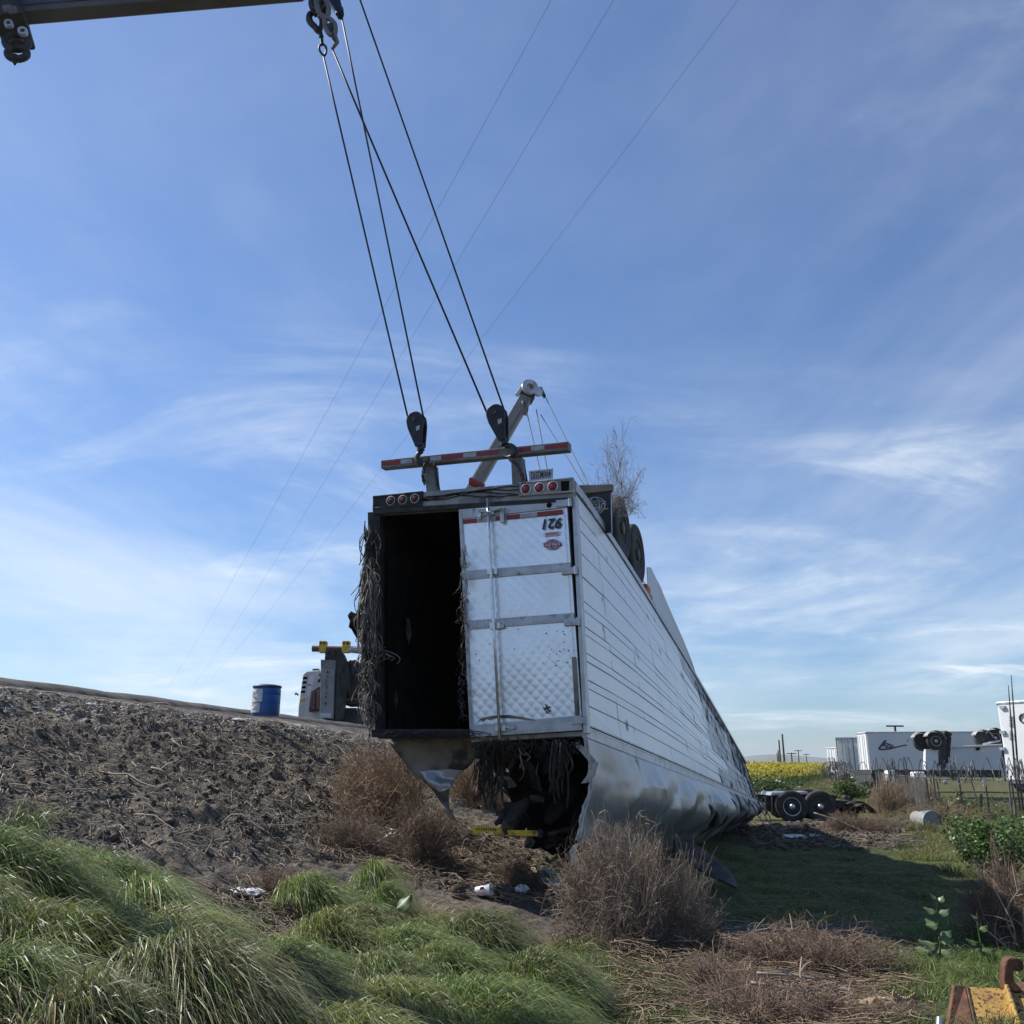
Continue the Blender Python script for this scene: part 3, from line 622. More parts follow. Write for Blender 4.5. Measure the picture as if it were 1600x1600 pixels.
# bent side skirt standing up along the near edge, landing gear, orange scrap
mb = MB()
def skirt(a, b):
    s = 6.35+a*4.4; h = .80*min(1, (1-a)*1.5)**.9*(.75+.25*min(1, a*9))+.02
    return T(s, .05+.05*math.sin(a*5)*b, 1.0)+UPV*h*b
mb.grid(skirt, 24, 3); mb.build('side_skirt', 'boxgrey', TR, solid=.012)
mb = MB(); mb.slab([T(9.6, .15, 1), T(10.1, .15, 1), T(10.1, .15, 1)+UPV*.28, T(9.6, .15, 1)+UPV*.28], WV*.12); mb.slab([T(9.45, .1, 1)+UPV*.28, T(10.2, .1, 1)+UPV*.28, T(10.2, .1, 1)+UPV*.34, T(9.45, .1, 1)+UPV*.34], WV*.25); mb.build('landing_leg', 'char', TR)
mb = MB(); mb.box(T(6.2, .05, 1.01)+UPV*.08, (.30, .12, .2), AX, WV, UPV); mb.box(T(6.35, .03, 1.0)+UPV*.03, (.2, .1, .12), AX, WV, UPV); mb.build('orange_strap', 'orange', TR, bevel=.03)

# ---- crumpled roof skin hanging below the lower rail
def hang(s): return float(np.interp(s, [0, 1, 3, 6, 9, 12, 15, 17.3], [1.22, 1.36, 1.46, 1.45, 1.30, 1.08, .80, .45]))
def lin(x, y, seed):
    xi, yi = math.floor(x), math.floor(y); fx, fy = x-xi, y-yi
    h_ = lambda a, b: ((math.sin(a*127.1+b*311.7+seed*74.7)*43758.5453) % 1.0)-.5
    a, b, c, d_ = h_(xi, yi), h_(xi+1, yi), h_(xi, yi+1), h_(xi+1, yi+1)
    return a+(b-a)*fx+(c-a)*fy if fx+fy < 1 else d_+(c-d_)*(1-fx)+(b-d_)*(1-fy)
def skin(s, q):
    h = hang(s); bul = float(np.interp(s, [0, .5, 2.5, 8, 13, 17], [.08, .12, .26, .42, .34, .1]))
    o_ = bul*.5*math.sin(min(1, q/.72)*math.pi)-(.12+.70*min(1, max(0, s-.8)/6))*max(0, q-.42)**1.5*1.9*h/1.4
    n = fbm(np.array([s*.8]), np.array([q*1.4]), 3, 101)[0]; n2_ = fbm(np.array([s*2.2+q*2.0]), np.array([q*2.2]), 3, 105)[0]
    amp = min(1, q*3)*(.3+.7*min(1, s/4)); crease = abs(fbm(np.array([s*1.25-q*.9]), np.array([q*.6]), 2, 109)[0])
    o_ += amp*(.085*n+.03*n2_*min(1, max(0, s-4)/4)-(.05+.12*min(1, max(0, s-5)/4))*crease)
    o_ += min(1, q*4)*(.20*lin(s*.75+q*.8, q*2.2+s*.15, 3)+.10*lin(s*1.9-q, q*3.7, 5))*min(1, .35+s/5)
    p = T(s, 0, -.014, .004+o_); p = p-UPV*h*q*(1-.08*q)
    if s < .8: p = p+AX*(.10*math.sin(q*4.2)*(1-s/.8))
    return p
mb = MB(); mb.grid(lambda a, b: skin(.0+a*11.2, b), 150, 34); rs = autosmooth(mb.build('roof_skin', 'roofskin', TR, True, solid=.006), 9)
mb = MB(); mb.grid(lambda a, b: skin(11.15+a*6.1, b)+np.array([0, 0, .0])-WV*.004, 50, 22); mb.build('roof_skin', 'roofskin2', TR, True, solid=.006)
tag(rs, 'dented bare metal roof skin sagging under the side wall')
# torn rear edge of the skin: pale foam edge strip, black strips as the dark of slits, with curled lips
er = np.random.default_rng(4)
pts = [skin(.0, q)+RN*.012+WV*er.uniform(-.01, .012) for q in np.linspace(0, 1, 22)]
mb = MB()
for i in range(len(pts)-1):
    wv = .02+.012*er.random(); mb.slab([pts[i], pts[i+1], pts[i+1]+WV*wv, pts[i]+WV*(.02+.012*er.random())], BK*.03)
mb.build('torn_edge', 'edge', TR)
for s0, q0, q1, cv in ((7.4, .30, .52, .25), (8.5, .38, .78, .5), (9.6, .45, .92, .7), (10.6, .12, .62, .1)):
    mb = MB(); K = 14; Vv = []
    for k in range(K+1):
        f = k/K; q = q0+(q1-q0)*f; s = s0+cv*(f-.5)*(1 if cv > .2 else .3); wd = .09*math.sin(math.pi*f)*er.uniform(.6, 1.2)+.004
        Vv += [skin(s-wd, q)-WV*.012, skin(s+wd, q)-WV*.012]
    mb.add(Vv, [(2*k, 2*k+1, 2*k+3, 2*k+2) for k in range(K)]); mb.build('tear', 'char', TR)
    mb = MB(); Vv = []
    for k in range(K+1):
        f = k/K; q = q0+(q1-q0)*f; s = s0+cv*(f-.5)*(1 if cv > .2 else .3); wd = .09*math.sin(math.pi*f)+.004
        Vv += [skin(s+wd, q)-WV*.014, skin(s+wd*2.0, q)-WV*(.014+.07*math.sin(math.pi*f))]
    mb.add(Vv, [(2*k, 2*k+1, 2*k+3, 2*k+2) for k in range(K)]); mb.build('curled_lip', 'roofskin', TR, True, solid=.005)
# hanging edge strip that reaches the ground at the rear right corner
mb = MB(); path = [(903, 1318), (893, 1330), (897, 1345), (909, 1357), (917, 1371)]
for (xa, ya), (xb, yb) in zip(path, path[1:]): mb.slab([Rp(xa-4, ya, .05), Rp(xa+4, ya-1, .05), Rp(xb+4, yb-1, .05), Rp(xb-4, yb, .05)], BK*.03)
mb.build('torn_strip', 'edge', TR)
mb = MB(); path = [(898, 1160), (915, 1178), (927, 1192), (922, 1212), (913, 1224)]
for (xa, ya), (xb, yb) in zip(path, path[1:]): mb.slab([Rp(xa-5, ya, -.1), Rp(xa+6, ya-1, -.1), Rp(xb+6, yb-1, -.1), Rp(xb-5, yb, -.1)], BK*.05)
mb.build('bent_rail_end', 'rail', TR)
# torn lining sheet hanging at the left below the sill
outl = [(600, 1150), (660, 1148), (720, 1148), (790, 1152), (775, 1164), (757, 1168), (745, 1182), (733, 1199), (716, 1205), (706, 1222), (701, 1240), (702, 1262), (716, 1286), (704, 1280), (690, 1262), (680, 1240), (668, 1226), (655, 1214), (642, 1206), (630, 1188), (612, 1166)]
import mathutils.geometry as mg
def sheet(name, outline, off, m, wav=.06, seed=0, parent=TR, thick=.012, base=0.):
    ys = [p[1] for p in outline]; y0, y1 = min(ys), max(ys); rows = 16; mb = MB(); strips = []
    for k in range(rows+1):
        yy = y0+.01+(y1-y0-.02)*k/rows; xs_ = []; j = len(outline)-1
        for i in range(len(outline)):
            (xi, yi), (xj, yj) = outline[i], outline[j]
            if (yi > yy) != (yj > yy): xs_.append(xi+(yy-yi)*(xj-xi)/(yj-yi))
            j = i
        strips.append((yy, min(xs_), max(xs_)))
    cols_ = 10
    def f(a, b):
        k = b*rows; i = min(int(k), rows-1); fr = k-i
        yy = strips[i][0]*(1-fr)+strips[i+1][0]*fr; xl = strips[i][1]*(1-fr)+strips[i+1][1]*fr; xr = strips[i][2]*(1-fr)+strips[i+1][2]*fr
        xx = xl+(xr-xl)*a
        return Rp(xx, yy, off+base*b+wav*fbm(np.array([xx*.03]), np.array([yy*.03]), 3, 120+seed)[0]*2*min(1, b*2))
    mb.grid(f, cols_, rows); return mb.build(name, m, parent, True, solid=thick)
sheet('torn_lining', outl, -.35, 'lining', .12, 1, base=-.3)
sheet('torn_skin', [(655, 1205), (700, 1202), (725, 1204), (712, 1216), (704, 1232), (688, 1238), (668, 1224)], -.25, 'roofskin', .08, 2)
# black flap sticking out at the left edge
sheet('charred_flap', [(543, 962), (549, 955), (560, 962), (572, 960), (574, 1005), (566, 998), (560, 1002), (553, 990), (549, 982), (545, 980), (547, 970)], .05, 'char', .05, 3)
# fibres hanging from the burnt left edge
fr = np.random.default_rng(17)
def fibres(n, x0, x1, ytop, ybot, off, spread, r0, m, name, lmin, lmax):
    paths = []; K = 9
    for i in range(n):
        x = fr.uniform(x0, x1); y = fr.uniform(ytop, ybot); l = fr.uniform(lmin, lmax); dx_ = fr.normal(0, spread); c = fr.normal(0, spread*.8)
        o_ = off+fr.uniform(-.05, .14); pts = []
        for k in range(K):
            f = k/(K-1); pts.append(Rp(x+dx_*f+c*math.sin(f*3.1), y+l*f, o_+fr.normal(0, .008)+.05*math.sin(f*3)))
        paths.append(pts)
    paths = np.array(paths); V, F = tubes(paths, np.full(paths.shape[:2], r0)*fr.uniform(.6, 1.4, (n, 1)), 3)
    o = big_mesh(name, V-WL[TR.name], F, m, parent=TR); return tag(o, kind='stuff')
fibres(190, 568, 585, 866, 1000, .06, 7, .0065, 'fibre', 'hanging_fibre', 14, 60)
fibres(34, 568, 582, 880, 960, .08, 9, .008, 'fibre', 'hanging_fibre', 40, 110)
fibres(150, 566, 585, 1000, 1110, .04, 7, .006, 'fibre', 'hanging_fibre', 10, 42)
fibres(200, 568, 592, 810, 1100, .0, 5, .008, 'fibredark', 'charred_fibre', 14, 60)
fibres(14, 590, 606, 1010, 1030, .03, 12, .006, 'fibre', 'hanging_fibre', 8, 24)
fibres(90, 719, 728, 850, 1120, .03, 4, .005, 'fibredark', 'charred_fibre', 6, 22)
fibres(34, 716, 730, 860, 1110, .04, 4, .004, 'fibre', 'hanging_fibre', 4, 14)
fibres(140, 600, 740, 1140, 1146, .04, 14, .004, 'fibredark', 'charred_fibre', 4, 14)
fibres(110, 745, 905, 1150, 1165, -.1, 8, .006, 'fibredark', 'charred_fibre', 6, 26)
fibres(70, 745, 785, 1162, 1195, -.3, 10, .009, 'fibredark', 'charred_fibre', 40, 75)
fibres(22, 864, 886, 1155, 1180, -.05, 8, .012, 'fibredark', 'charred_fibre', 24, 95)
fibres(9, 805, 845, 1160, 1195, -.1, 6, .007, 'fibre', 'hanging_fibre', 8, 26)
for k in range(22):
    x = fr.uniform(562, 584); y = fr.uniform(850, 1120); l = fr.uniform(16, 44); w_ = fr.uniform(5, 12)
    sheet('matted_scrap', [(x, y), (x+w_*.5, y-2), (x+w_, y+3), (x+w_*1.1, y+l*.5), (x+w_*.6, y+l), (x+w_*.3, y+l*.8), (x-w_*.2, y+l*.45)], fr.uniform(-.02, .08), ['fibre', 'fibredark', 'soot'][k % 3], .09, 60+k, thick=.01)
# strips of lining inside the dark box
for k in range(7):
    x = fr.uniform(592, 640); y = fr.uniform(900, 1080); l = fr.uniform(15, 50); w_ = fr.uniform(2, 5)
    sheet('loose_strip', [(x, y), (x+w_, y+2), (x+w_*1.6, y+l*.6), (x+w_*.7, y+l), (x-w_*.3, y+l*.55)], -fr.uniform(.3, 1.6), 'fibredark', .05, 30+k, thick=.004)

# ---------------------------------------------------------------- rigging: blocks, hooks, ropes, chains
def catm(pts, n=6):
    p = [np.asarray(q, float) for q in pts]; p = [2*p[0]-p[1]]+p+[2*p[-1]-p[-2]]; out = []
    for i in range(1, len(p)-2):
        for k in range(n):
            t = k/n; out.append(.5*((2*p[i])+(-p[i-1]+p[i+1])*t+(2*p[i-1]-5*p[i]+4*p[i+1]-p[i+2])*t*t+(-p[i-1]+3*p[i]-3*p[i+1]+p[i+2])*t**3))
    out.append(p[-2]); return out
def hook_mb(c, down, side, size, nrm):
    """lifting hook: shank then a round bowl with a tapering point"""
    mb = MB(); pts = [c-down*size*.5, c-down*size*.2, c]; 
    cc = c+down*size*.55
    for k in range(0, 11):
        a = math.radians(-95+k*26); pts.append(cc+size*.52*(math.cos(a)*side+math.sin(a)*down))
    rr_ = [size*.15, size*.13, size*.15]+[size*(.17+.07*math.sin(k/10*math.pi))*(1-.55*max(0, (k-6)/4)) for k in range(11)]
    mb.tube(pts, rr_, 8); return mb
def block(px0, py0, px1, py1, hx, hy, label, mirrored):
    a = Rp(px0, py0, .16); b = Rp(px1, py1, .16); d = nz(b-a); L_ = np.linalg.norm(b-a); sd = nz(np.cross(d, RN)); sd = sd if sd[0] > 0 else -sd
    th = thing('snatch_block', b, label, 'pulley block', 'snatch blocks on the hoist lines')
    r = L_*.24; top = a+d*r
    prof = []
    for k in range(15): an = math.pi*k/14; prof.append(top+r*(math.cos(an)*sd-math.sin(an)*d))
    prof += [top-sd*r*.95+d*r*.8, b-sd*r*.42-d*r*.2, b-sd*r*.38, b+sd*r*.38, b+sd*r*.42-d*r*.2, top+sd*r*.95+d*r*.8]
    for z in (-.07, .045):
        mb = MB(); mb.slab([p+RN*z for p in prof], RN*.025); mb.build('cheek_plate', 'blockblack', th, bevel=.006)
    mb = MB(); mb.lathe(top-RN*.045, RN, [(r*.8, 0), (r*.95, .0), (r*.78, .045), (r*.95, .09), (r*.8, .09)], 24); mb.build('sheave', 'hook', th)
    mb = MB(); mb.cyl(top-RN*.085, top+RN*.09, r*.22, 12); mb.build('axle_pin', 'chain', th)
    mb = MB(); mb.slab([top+RN*.072+sd*r*.1+d*r*.9, top+RN*.072+sd*r*.55+d*r*.85, top+RN*.072+sd*r*.45+d*r*1.35, top+RN*.072+sd*r*.05+d*r*1.4], RN*.002); mb.build('rating_label', 'plate', th)
    hk = Rp(hx, hy, .16); hd = nz(hk-b)
    mb = hook_mb(b+hd*.06, hd, sd*(1 if not mirrored else -1), .17, RN); autosmooth(mb.build('hook', 'hook', th), 60)
    mb = MB(); mb.cyl(b-d*.05, b+d*.05, r*.42, 12); mb.build('swivel', 'hook', th)
    return top, r, sd
B1 = block(649, 646, 657, 699, 663, 722, 'black snatch block hooked onto the left guard post', True)
B2 = block(773, 635, 787, 690, 797, 712, 'black snatch block hooked onto the right guard post', False)
BT = 9.9
def rope(pts, label, r=.0135, name='wire_rope', group='hoist wire ropes', cat='rope'):
    mb = MB(); a, b = np.asarray(pts[0]), np.asarray(pts[-1])
    q = []
    for p0, p1 in zip(pts, pts[1:]): q += [np.asarray(p0)+(np.asarray(p1)-np.asarray(p0))*k/6 for k in range(6)]
    q.append(b); mb.tube(q, r, 6); return tag(mb.build(name, 'rope', None, True, origin=b), label, cat, group)
h1 = P(505, 86, BT); h2 = P(519, 76, BT-.25); h3 = P(533, 22, BT+.25); h4 = P(548, -42, BT)
rope([h1, B1[0]-B1[2]*B1[1]*.9], 'thin dark hoist rope leftmost of four, from the boom hook to the left block')
rope([h3, B1[0]+B1[2]*B1[1]*.9], 'dark hoist rope from the blue socket down to the left block')
rope([h2, B2[0]-B2[2]*B2[1]*.9], 'dark hoist rope from the second boom hook crossing down to the right block')
rope([h4, B2[0]+B2[2]*B2[1]*.9], 'rightmost dark hoist rope, leaving the picture top above the right block')
def chain(pts, label, n, size=.055):
    th = thing('lifting_chain', pts[-1], label, 'chain', 'chains round the guard posts'); cs = catm(pts, 12); L_ = len(cs)
    for k in range(n):
        c = cs[int(k/(n-1)*(L_-2))]; d = nz(cs[min(L_-1, int(k/(n-1)*(L_-2))+1)]-c); s_ = nz(np.cross(d, RN)); s2 = np.cross(d, s_); w_ = s_ if k % 2 else s2
        ring = [c+d*size*.62*math.cos(a)+w_*size*.36*math.sin(a) for a in np.linspace(0, 2*math.pi, 13)[:-1]]
        mb = MB(); mb.tube(ring, size*.15, 5, True); mb.build('link', 'chain', th)
chain([Rp(797, 718, .2), Rp(806, 724, .2), Rp(814, 738, .17), Rp(818, 752, .12)], 'rusty chain trailing down beside the right guard post', 12)
chain([Rp(663, 728, .18), Rp(661, 742, .12), Rp(663, 755, .06)], 'chain hanging along the left edge of the left guard post', 9)
chain([Rp(679, 728, .05), Rp(682, 745, .0), Rp(684, 762, -.02)], 'chain hanging along the right edge of the left guard post', 9)
# ---- near crane boom, upper left
bt = P(473, -16, BT+.1); bl = P(-520, 64, BT-1.6); bd = nz(bl-bt); bn = nz(np.cross(bd, [0, 0, 1.])); bn = bn if bn[1] < 0 else -bn; bu = np.cross(bd, bn); bu = bu if bu[2] > 0 else -bu
BM = thing('crane_boom', bl, 'heavy dark crane boom jutting in at the upper left corner', 'crane boom')
mb = MB(); mb.box((bt+bl)/2+bu*.16, (np.linalg.norm(bl-bt), .24, .52), bd, bn, bu); ob = mb.build('boom_section', 'boom', BM, bevel=.03)
mb = MB(); mb.box((bt+bl)/2+bu*.20+bn*.126, (np.linalg.norm(bl-bt)-.1, .012, .42), bd, bn, bu); mb.build('side_plate', 'boomskylit', BM)  # thin plate added to carry the sky-lit blue of the boom side
mb = MB(); mb.box(bt-bd*.12+bu*.22, (.5, .34, .5), bd, bn, bu); mb.build('tip_head', 'darksteel', BM, bevel=.03)
mb = MB(); mb.box(P(18, 34, BT-.75)+bu*.05, (.36, .62, .46), bd, bn, bu); mb.build('boom_collar', 'darksteel', BM, bevel=.03)
for px_, py_, r in ((36, 50, .055), (14, 38, .05)):
    mb = MB(); c = P(px_, py_, BT-1.1); mb.lathe(c, bn, [(r*.5, -.02), (r, -.02), (r, .03), (r*.5, .03), (r*.5, -.02)], 16); mb.build('collar_eye', 'rail', BM)
for k, (px_, py_) in enumerate(((12, 22), (20, 24))):
    mb = MB(); c = P(px_, py_-8, BT-1.1); mb.box(c, (.10, .02, .10), bd, bn, bu); mb.build('bolt_plate', 'guard', BM)
mb = MB(); c = P(26, 66, BT-.9); mb.tube([c+.13*(math.cos(a)*bd+.8*math.sin(a)*bu) for a in np.linspace(0, 6.283, 17)[:-1]], .045, 8, True); mb.build('collar_shackle', 'hook', BM, True)
mb = MB(); c = P(27, 84, BT-.9); mb.tube([c+.11*(math.cos(a)*bd+.7*math.sin(a)*bu) for a in np.linspace(0, 6.283, 17)[:-1]], .045, 8, True); mb.build('collar_shackle', 'hook', BM, True)
mb = MB(); mb.tube([P(24, 88, BT-.9), P(23, 97, BT-.9), P(23, 102, BT-.9)], [.05, .028, .008], 8); mb.build('shackle_pin', 'hook', BM, True)
# tip fittings
mb = MB(); mb.slab([P(x, y, BT-.1) for x, y in ((486, -30), (498, -30), (508, 2), (512, 22), (500, 16), (489, 12), (484, -4))], np.array([0, .10, 0])); mb.build('tip_plate', 'darksteel', BM, bevel=.01)
lk = [P(x, y, BT-.25) for x, y in ((494, 2), (500, -6), (508, -2), (513, 10), (513, 22), (507, 27), (498, 18))]
mb = MB(); mb.tube(catm(lk+[lk[0]], 4)[:-1], .035, 8, True); mb.build('tip_link', 'guard', BM, True)
mb = MB(); lk = [P(x, y, BT-.15) for x, y in ((486, 4), (490, -8), (500, -12), (505, 2), (498, 14), (489, 14))]; mb.tube(catm(lk+[lk[0]], 4)[:-1], .04, 8, True); mb.build('tip_link', 'hook', BM, True)
# hook and thimble that end the first rope
def closed_loop(name, pix, Y, r, m, parent, n=4):
    q = [P(x, y, Y) for x, y in pix]; mb = MB(); mb.tube(catm(q+[q[0]], n)[:-1], r, 8, True); return mb.build(name, m, parent, True)
HK = thing('swivel_hook', P(500, 60, BT), 'dark swivel hook with thimble hanging at the boom tip, left of the rope socket', 'hook')
mb = MB(); hp = [P(x, y, BT) for x, y in ((494, 25), (491, 21), (485, 22), (483, 28), (485, 35), (492, 42), (498, 49), (502, 40), (502, 30), (499, 26))]
hp = catm(hp, 4); mb.tube(hp, [.025+.022*math.sin(min(1, i/(len(hp)-1)*1.25)*math.pi*.9) for i in range(len(hp))], 8); mb.build('hook', 'hook', HK, True)
mb = MB(); mb.cyl(P(499, 47, BT), P(502, 58, BT), .035, 10); mb.build('swivel', 'hook', HK); mb = MB(); mb.cyl(P(502, 57, BT), P(503.5, 70, BT), .024, 10); mb.build('eye_shank', 'boomblue', HK)
closed_loop('thimble', ((503, 68), (499, 73), (500, 80), (506, 87), (509.5, 82), (509, 73)), BT, .016, 'hook', HK)
SK = thing('rope_socket', P(520, 60, BT-.25), 'grey open rope socket with wedge at the boom tip, right of the swivel hook', 'rope socket')
closed_loop('socket_body', ((507, 31), (514, 29), (522, 36), (524, 45), (523, 52), (516, 54), (510, 46)), BT-.25, .034, 'guard', SK)
mb = MB(); mb.tube([P(516, 40, BT-.25), P(522, 60, BT-.25), P(527, 68, BT-.25)], [.05, .03, .02], 8); mb.build('wedge', 'hook', SK, True)
mb = MB(); mb.tube([P(521, 50, BT-.25), P(527, 66, BT-.25), h2-np.array([0, 0, .01])], [.034, .028, .018], 8); mb.build('sleeve', 'guard', SK, True)
BS = thing('sheave_guide', P(530, 15, BT+.25), 'dark blue rope guide block at the top edge right of the boom tip hooks', 'rope guide')
mb = MB(); mb.slab([P(x, y, BT+.2) for x, y in ((510, -30), (524, -34), (535, 13), (533, 19), (526, 19), (512, -4))], np.array([0, .14, 0])); mb.build('guide_body', 'boomblue', BS, bevel=.015)
mb = MB(); mb.cyl(P(530, 14, BT+.25), P(531, 22, BT+.25), .06, 12); mb.build('guide_tip', 'boomblue', BS)

# ---------------------------------------------------------------- wrecker truck on the road, its raised boom behind the trailer
YW = 32.
WK = thing('wrecker_truck', P(520, 1140, YW), 'white and grey heavy wrecker parked on the embankment with a long raised boom', 'tow truck')
def pq(name, pix, Y, depth, m, parent, bevel=0.02):
    mb = MB(); mb.slab([P(x, y, Y) for x, y in pix], np.array([0, depth, 0])); return mb.build(name, m, parent, bevel=bevel)
body = pq('side_body', ((473, 1054), (478, 1049), (497, 1047), (506, 1050), (506, 1128), (465, 1128), (466, 1104)), YW+.6, 4.5, 'truckwhite', WK, .05)
for y in (1059.5, 1066.5, 1074, 1081): pq('vent', ((474-(y-1059)*.16, y-2), (480-(y-1059)*.16, y-2.3), (480-(y-1059)*.16, y+1.6), (473-(y-1059)*.16, y+1.8)), YW+.575, .03, 'char', body, .01)
pq('amber_marker', ((468.5, 1092), (476, 1091.5), (476, 1096), (468, 1096.5)), YW+.575, .03, 'yellow', body, .01)
pq('door_seam', ((484, 1056), (492, 1055.5), (484.5, 1090), (478, 1090)), YW+.59, .02, 'boxgrey', body, .005)
pq('door_latch', ((481, 1069.5), (486, 1069.5), (486, 1071), (481, 1071)), YW+.58, .02, 'char', body, .0)
pq('tail_frame', ((469, 1106), (560, 1106), (575, 1150), (469, 1150)), YW+.9, 5, 'darksteel', WK)
pq('roof_beacon', ((488, 1045), (497, 1044.5), (497, 1048), (488, 1048)), YW+1, .4, 'hook', WK)
ps = pq('support_post', ((501.5, 1031), (524, 1032), (520.5, 1123), (499, 1120)), YW-.2, .5, 'truckgrey', WK, .03)
pq('post_cap', ((501, 1030.5), (524.5, 1031.5), (524, 1044), (501, 1043)), YW-.24, .58, 'guard', ps, .02)
pq('post_foot', ((499.5, 1114), (517, 1114.5), (517, 1122), (499, 1121)), YW-.215, .02, 'plate', ps, .0)
ch_ = 'ALLSTAR'
for i, c_ in enumerate(ch_):
    y = 1057+i*5.3; x = 511.6-i*.33
    put_text('post_letter', c_, P(x, y, YW-.205), P(x+2, y, YW)-P(x-2, y, YW), P(x, y-2, YW)-P(x, y+2, YW), 'navy', ps, bold=.02)
def star(c, r, parent):
    mb = MB(); mb.slab([c+np.array([math.sin(k*math.pi/5), 0, math.cos(k*math.pi/5)])*(r if k % 2 == 0 else r*.42) for k in range(10)], np.array([0, .004, 0])); mb.build('post_star', 'navy', parent)
star(P(512, 1050.5, YW-.208), .075, ps); star(P(508.8, 1099.5, YW-.208), .075, ps)
mb = MB(); mb.cyl(P(488, 1013.5, YW), P(548, 1015, YW), .11, 14); mb.build('cross_bar', 'brown', WK); mb = MB(); mb.cyl(P(546, 1014, YW), P(572, 1017, YW), .13, 14); mb.build('bar_sleeve', 'rail', WK)
for x in (505, 541):
    mb = MB(); c = P(x, 1011, YW); mb.box(c-np.array([0, .1, 0]), (.27, .06, .42)); mb.box(c+np.array([0, .1, 0]), (.27, .06, .42)); fk = mb.build('chain_fork', 'yellow', WK, bevel=.05)
    for dx_ in (-.06, .06):
        mb = MB(); mb.lathe(c+np.array([dx_, -.135, .12]), (0, -1, 0), [(.035, 0), (.035, .01), (0, .011)], 12); mb.build('fork_hole', 'char', fk)
pq('post_head', ((508, 1018), (518, 1011), (528, 1012), (536, 1022), (541, 1034), (507, 1032)), YW-.1, .5, 'soot', WK, .03)
mb = MB(); c = P(515, 1021, YW-.15); mb.tube([c+.13*np.array([math.cos(a), 0, math.sin(a)]) for a in np.linspace(0, 6.283, 15)[:-1]], .035, 6, True); mb.build('post_ring', 'brown', WK)
pq('stinger_arm', ((524, 1030), (540, 1030), (546, 1060), (536, 1100), (532, 1125), (522, 1125)), YW-.1, .6, 'darksteel', WK, .04)
pq('hose_bundle', ((540, 1034), (556, 1030), (566, 1050), (560, 1082), (545, 1090)), YW+.2, .5, 'soot', WK, .05)
pq('rear_box', ((538, 1064), (566, 1062), (566, 1100), (536, 1101)), YW+.4, 1.5, 'darksteel', WK, .03)
mb = MB(); mb.lathe(P(550, 1092, YW+.35), (0, -1, 0), [(.07, 0), (.07, .03), (0, .04)], 14); mb.build('tail_lamp', 'redlens', WK)
pq('tool_rack', ((486, 1080), (499, 1072), (500, 1110), (482, 1112)), YW+.3, .3, 'darksteel', WK, .02)
for x in (487, 540): wheel(WK, P(x, 1133, YW+1.2), (0, -1, 0), .5, .3, 'rimdark')
for x in (487, 540): wheel(WK, P(x, 1133, YW+2.6), (0, -1, 0), .5, .3, 'rimdark')
for k, (x0, y0, x1, y1) in enumerate(((542, 1034, 548, 1090), (547, 1032, 556, 1086), (536, 1038, 541, 1096), (553, 1034, 560, 1070))):
    mb = MB(); a = P(x0, y0, YW-.15); b = P(x1, y1, YW-.2); mb.tube(catm([a, (a+b)/2+np.array([.25*math.sin(k*2), -.15, .05]), b], 6), .04, 6); mb.build('hose', 'rubber', WK, True)
pq('side_window', ((499, 1052), (505, 1052), (505, 1066), (496, 1066)), YW+.57, .03, 'navy', body, .01)
mb = MB(); mb.tube([P(466, 1086, YW+.4), P(462, 1083, YW+.3), P(461, 1086, YW+.3)], .03, 6); mb.build('mirror_arm', 'darksteel', WK)
mb = MB(); mb.lathe(P(498, 1059, YW+.56), (0, -1, 0), [(.06, 0), (.06, .04), (0, .05)], 12); mb.build('work_lamp', 'rim', WK)
for k in range(5): pq('tool_bracket', ((487+k*2.4, 1082-k), (488.6+k*2.4, 1082-k), (487.6+k*2.4, 1108), (486+k*2.4, 1108)), YW+.22, .08, ['redtape', 'guard', 'darksteel'][k % 3], WK, .01)
for k in range(4): pq('grille_bar', ((539, 1068+k*8), (564, 1067+k*8), (564, 1069+k*8), (539, 1070+k*8)), YW+.33, .06, 'guard', WK, .01)
# boom
b0 = P(566, 1062, YW+1); b1 = P(822, 622, YW+3); d = nz(b1-b0); sd = nz(np.cross(d, [0, 1., 0])); fw = np.cross(sd, d)
bo = MB(); bo.box((b0+b1)/2, (np.linalg.norm(b1-b0), .50, .42), d, sd, fw); bo = bo.build('boom', 'boomfar', WK, bevel=.02)
mb = MB(); mb.box((b0+b1)/2-sd*.12+fw*(-.0), (np.linalg.norm(b1-b0)*.99, .06, .46), d, sd, fw); mb.build('boom_rib', 'guard', bo)
mb = MB(); mb.box(b0+(b1-b0)*.22, (np.linalg.norm(b1-b0)*.44, .68, .56), d, sd, fw); mb.build('boom_base_section', 'boomfar', bo, bevel=.02)
c = P(764, 716, YW+2); mb = MB(); mb.box(P(745, 757, YW+1), (.12, .66, .52), d, sd, fw); mb.build('boom_band', 'redtape', bo, bevel=.02)
c = P(826, 612, YW+3); mb = MB(); mb.slab([c+np.array([a, -.2, b]) for a, b in ((-.38, -.22), (-.1, .22), (.12, .34), (.3, .2), (.26, -.2), (.1, -.5), (-.12, -.42))], np.array([0, .5, 0])); mb.build('boom_head', 'soot', bo, bevel=.03)
mb = MB(); mb.lathe(P(827, 606, YW+2.75), (.25, -1, .1), [(.14, 0), (.34, 0), (.31, .06), (.34, .13), (.14, .13), (.14, 0)], 22); mb.build('head_sheave', 'rim', bo)
mb = MB(); mb.box(P(812, 611, YW+2.8), (.5, .18, .16), nz((.55, 0, .83)), (0, 1, 0), nz((-.83, 0, .55))); mb.build('head_roller', 'rail', bo, bevel=.03)
mb = MB(); mb.lathe(P(840, 613, YW+2.8), (.3, -1, 0), [(.05, 0), (.2, 0), (.2, .12), (.05, .12)], 16); mb.build('head_sheave', 'rim', bo)
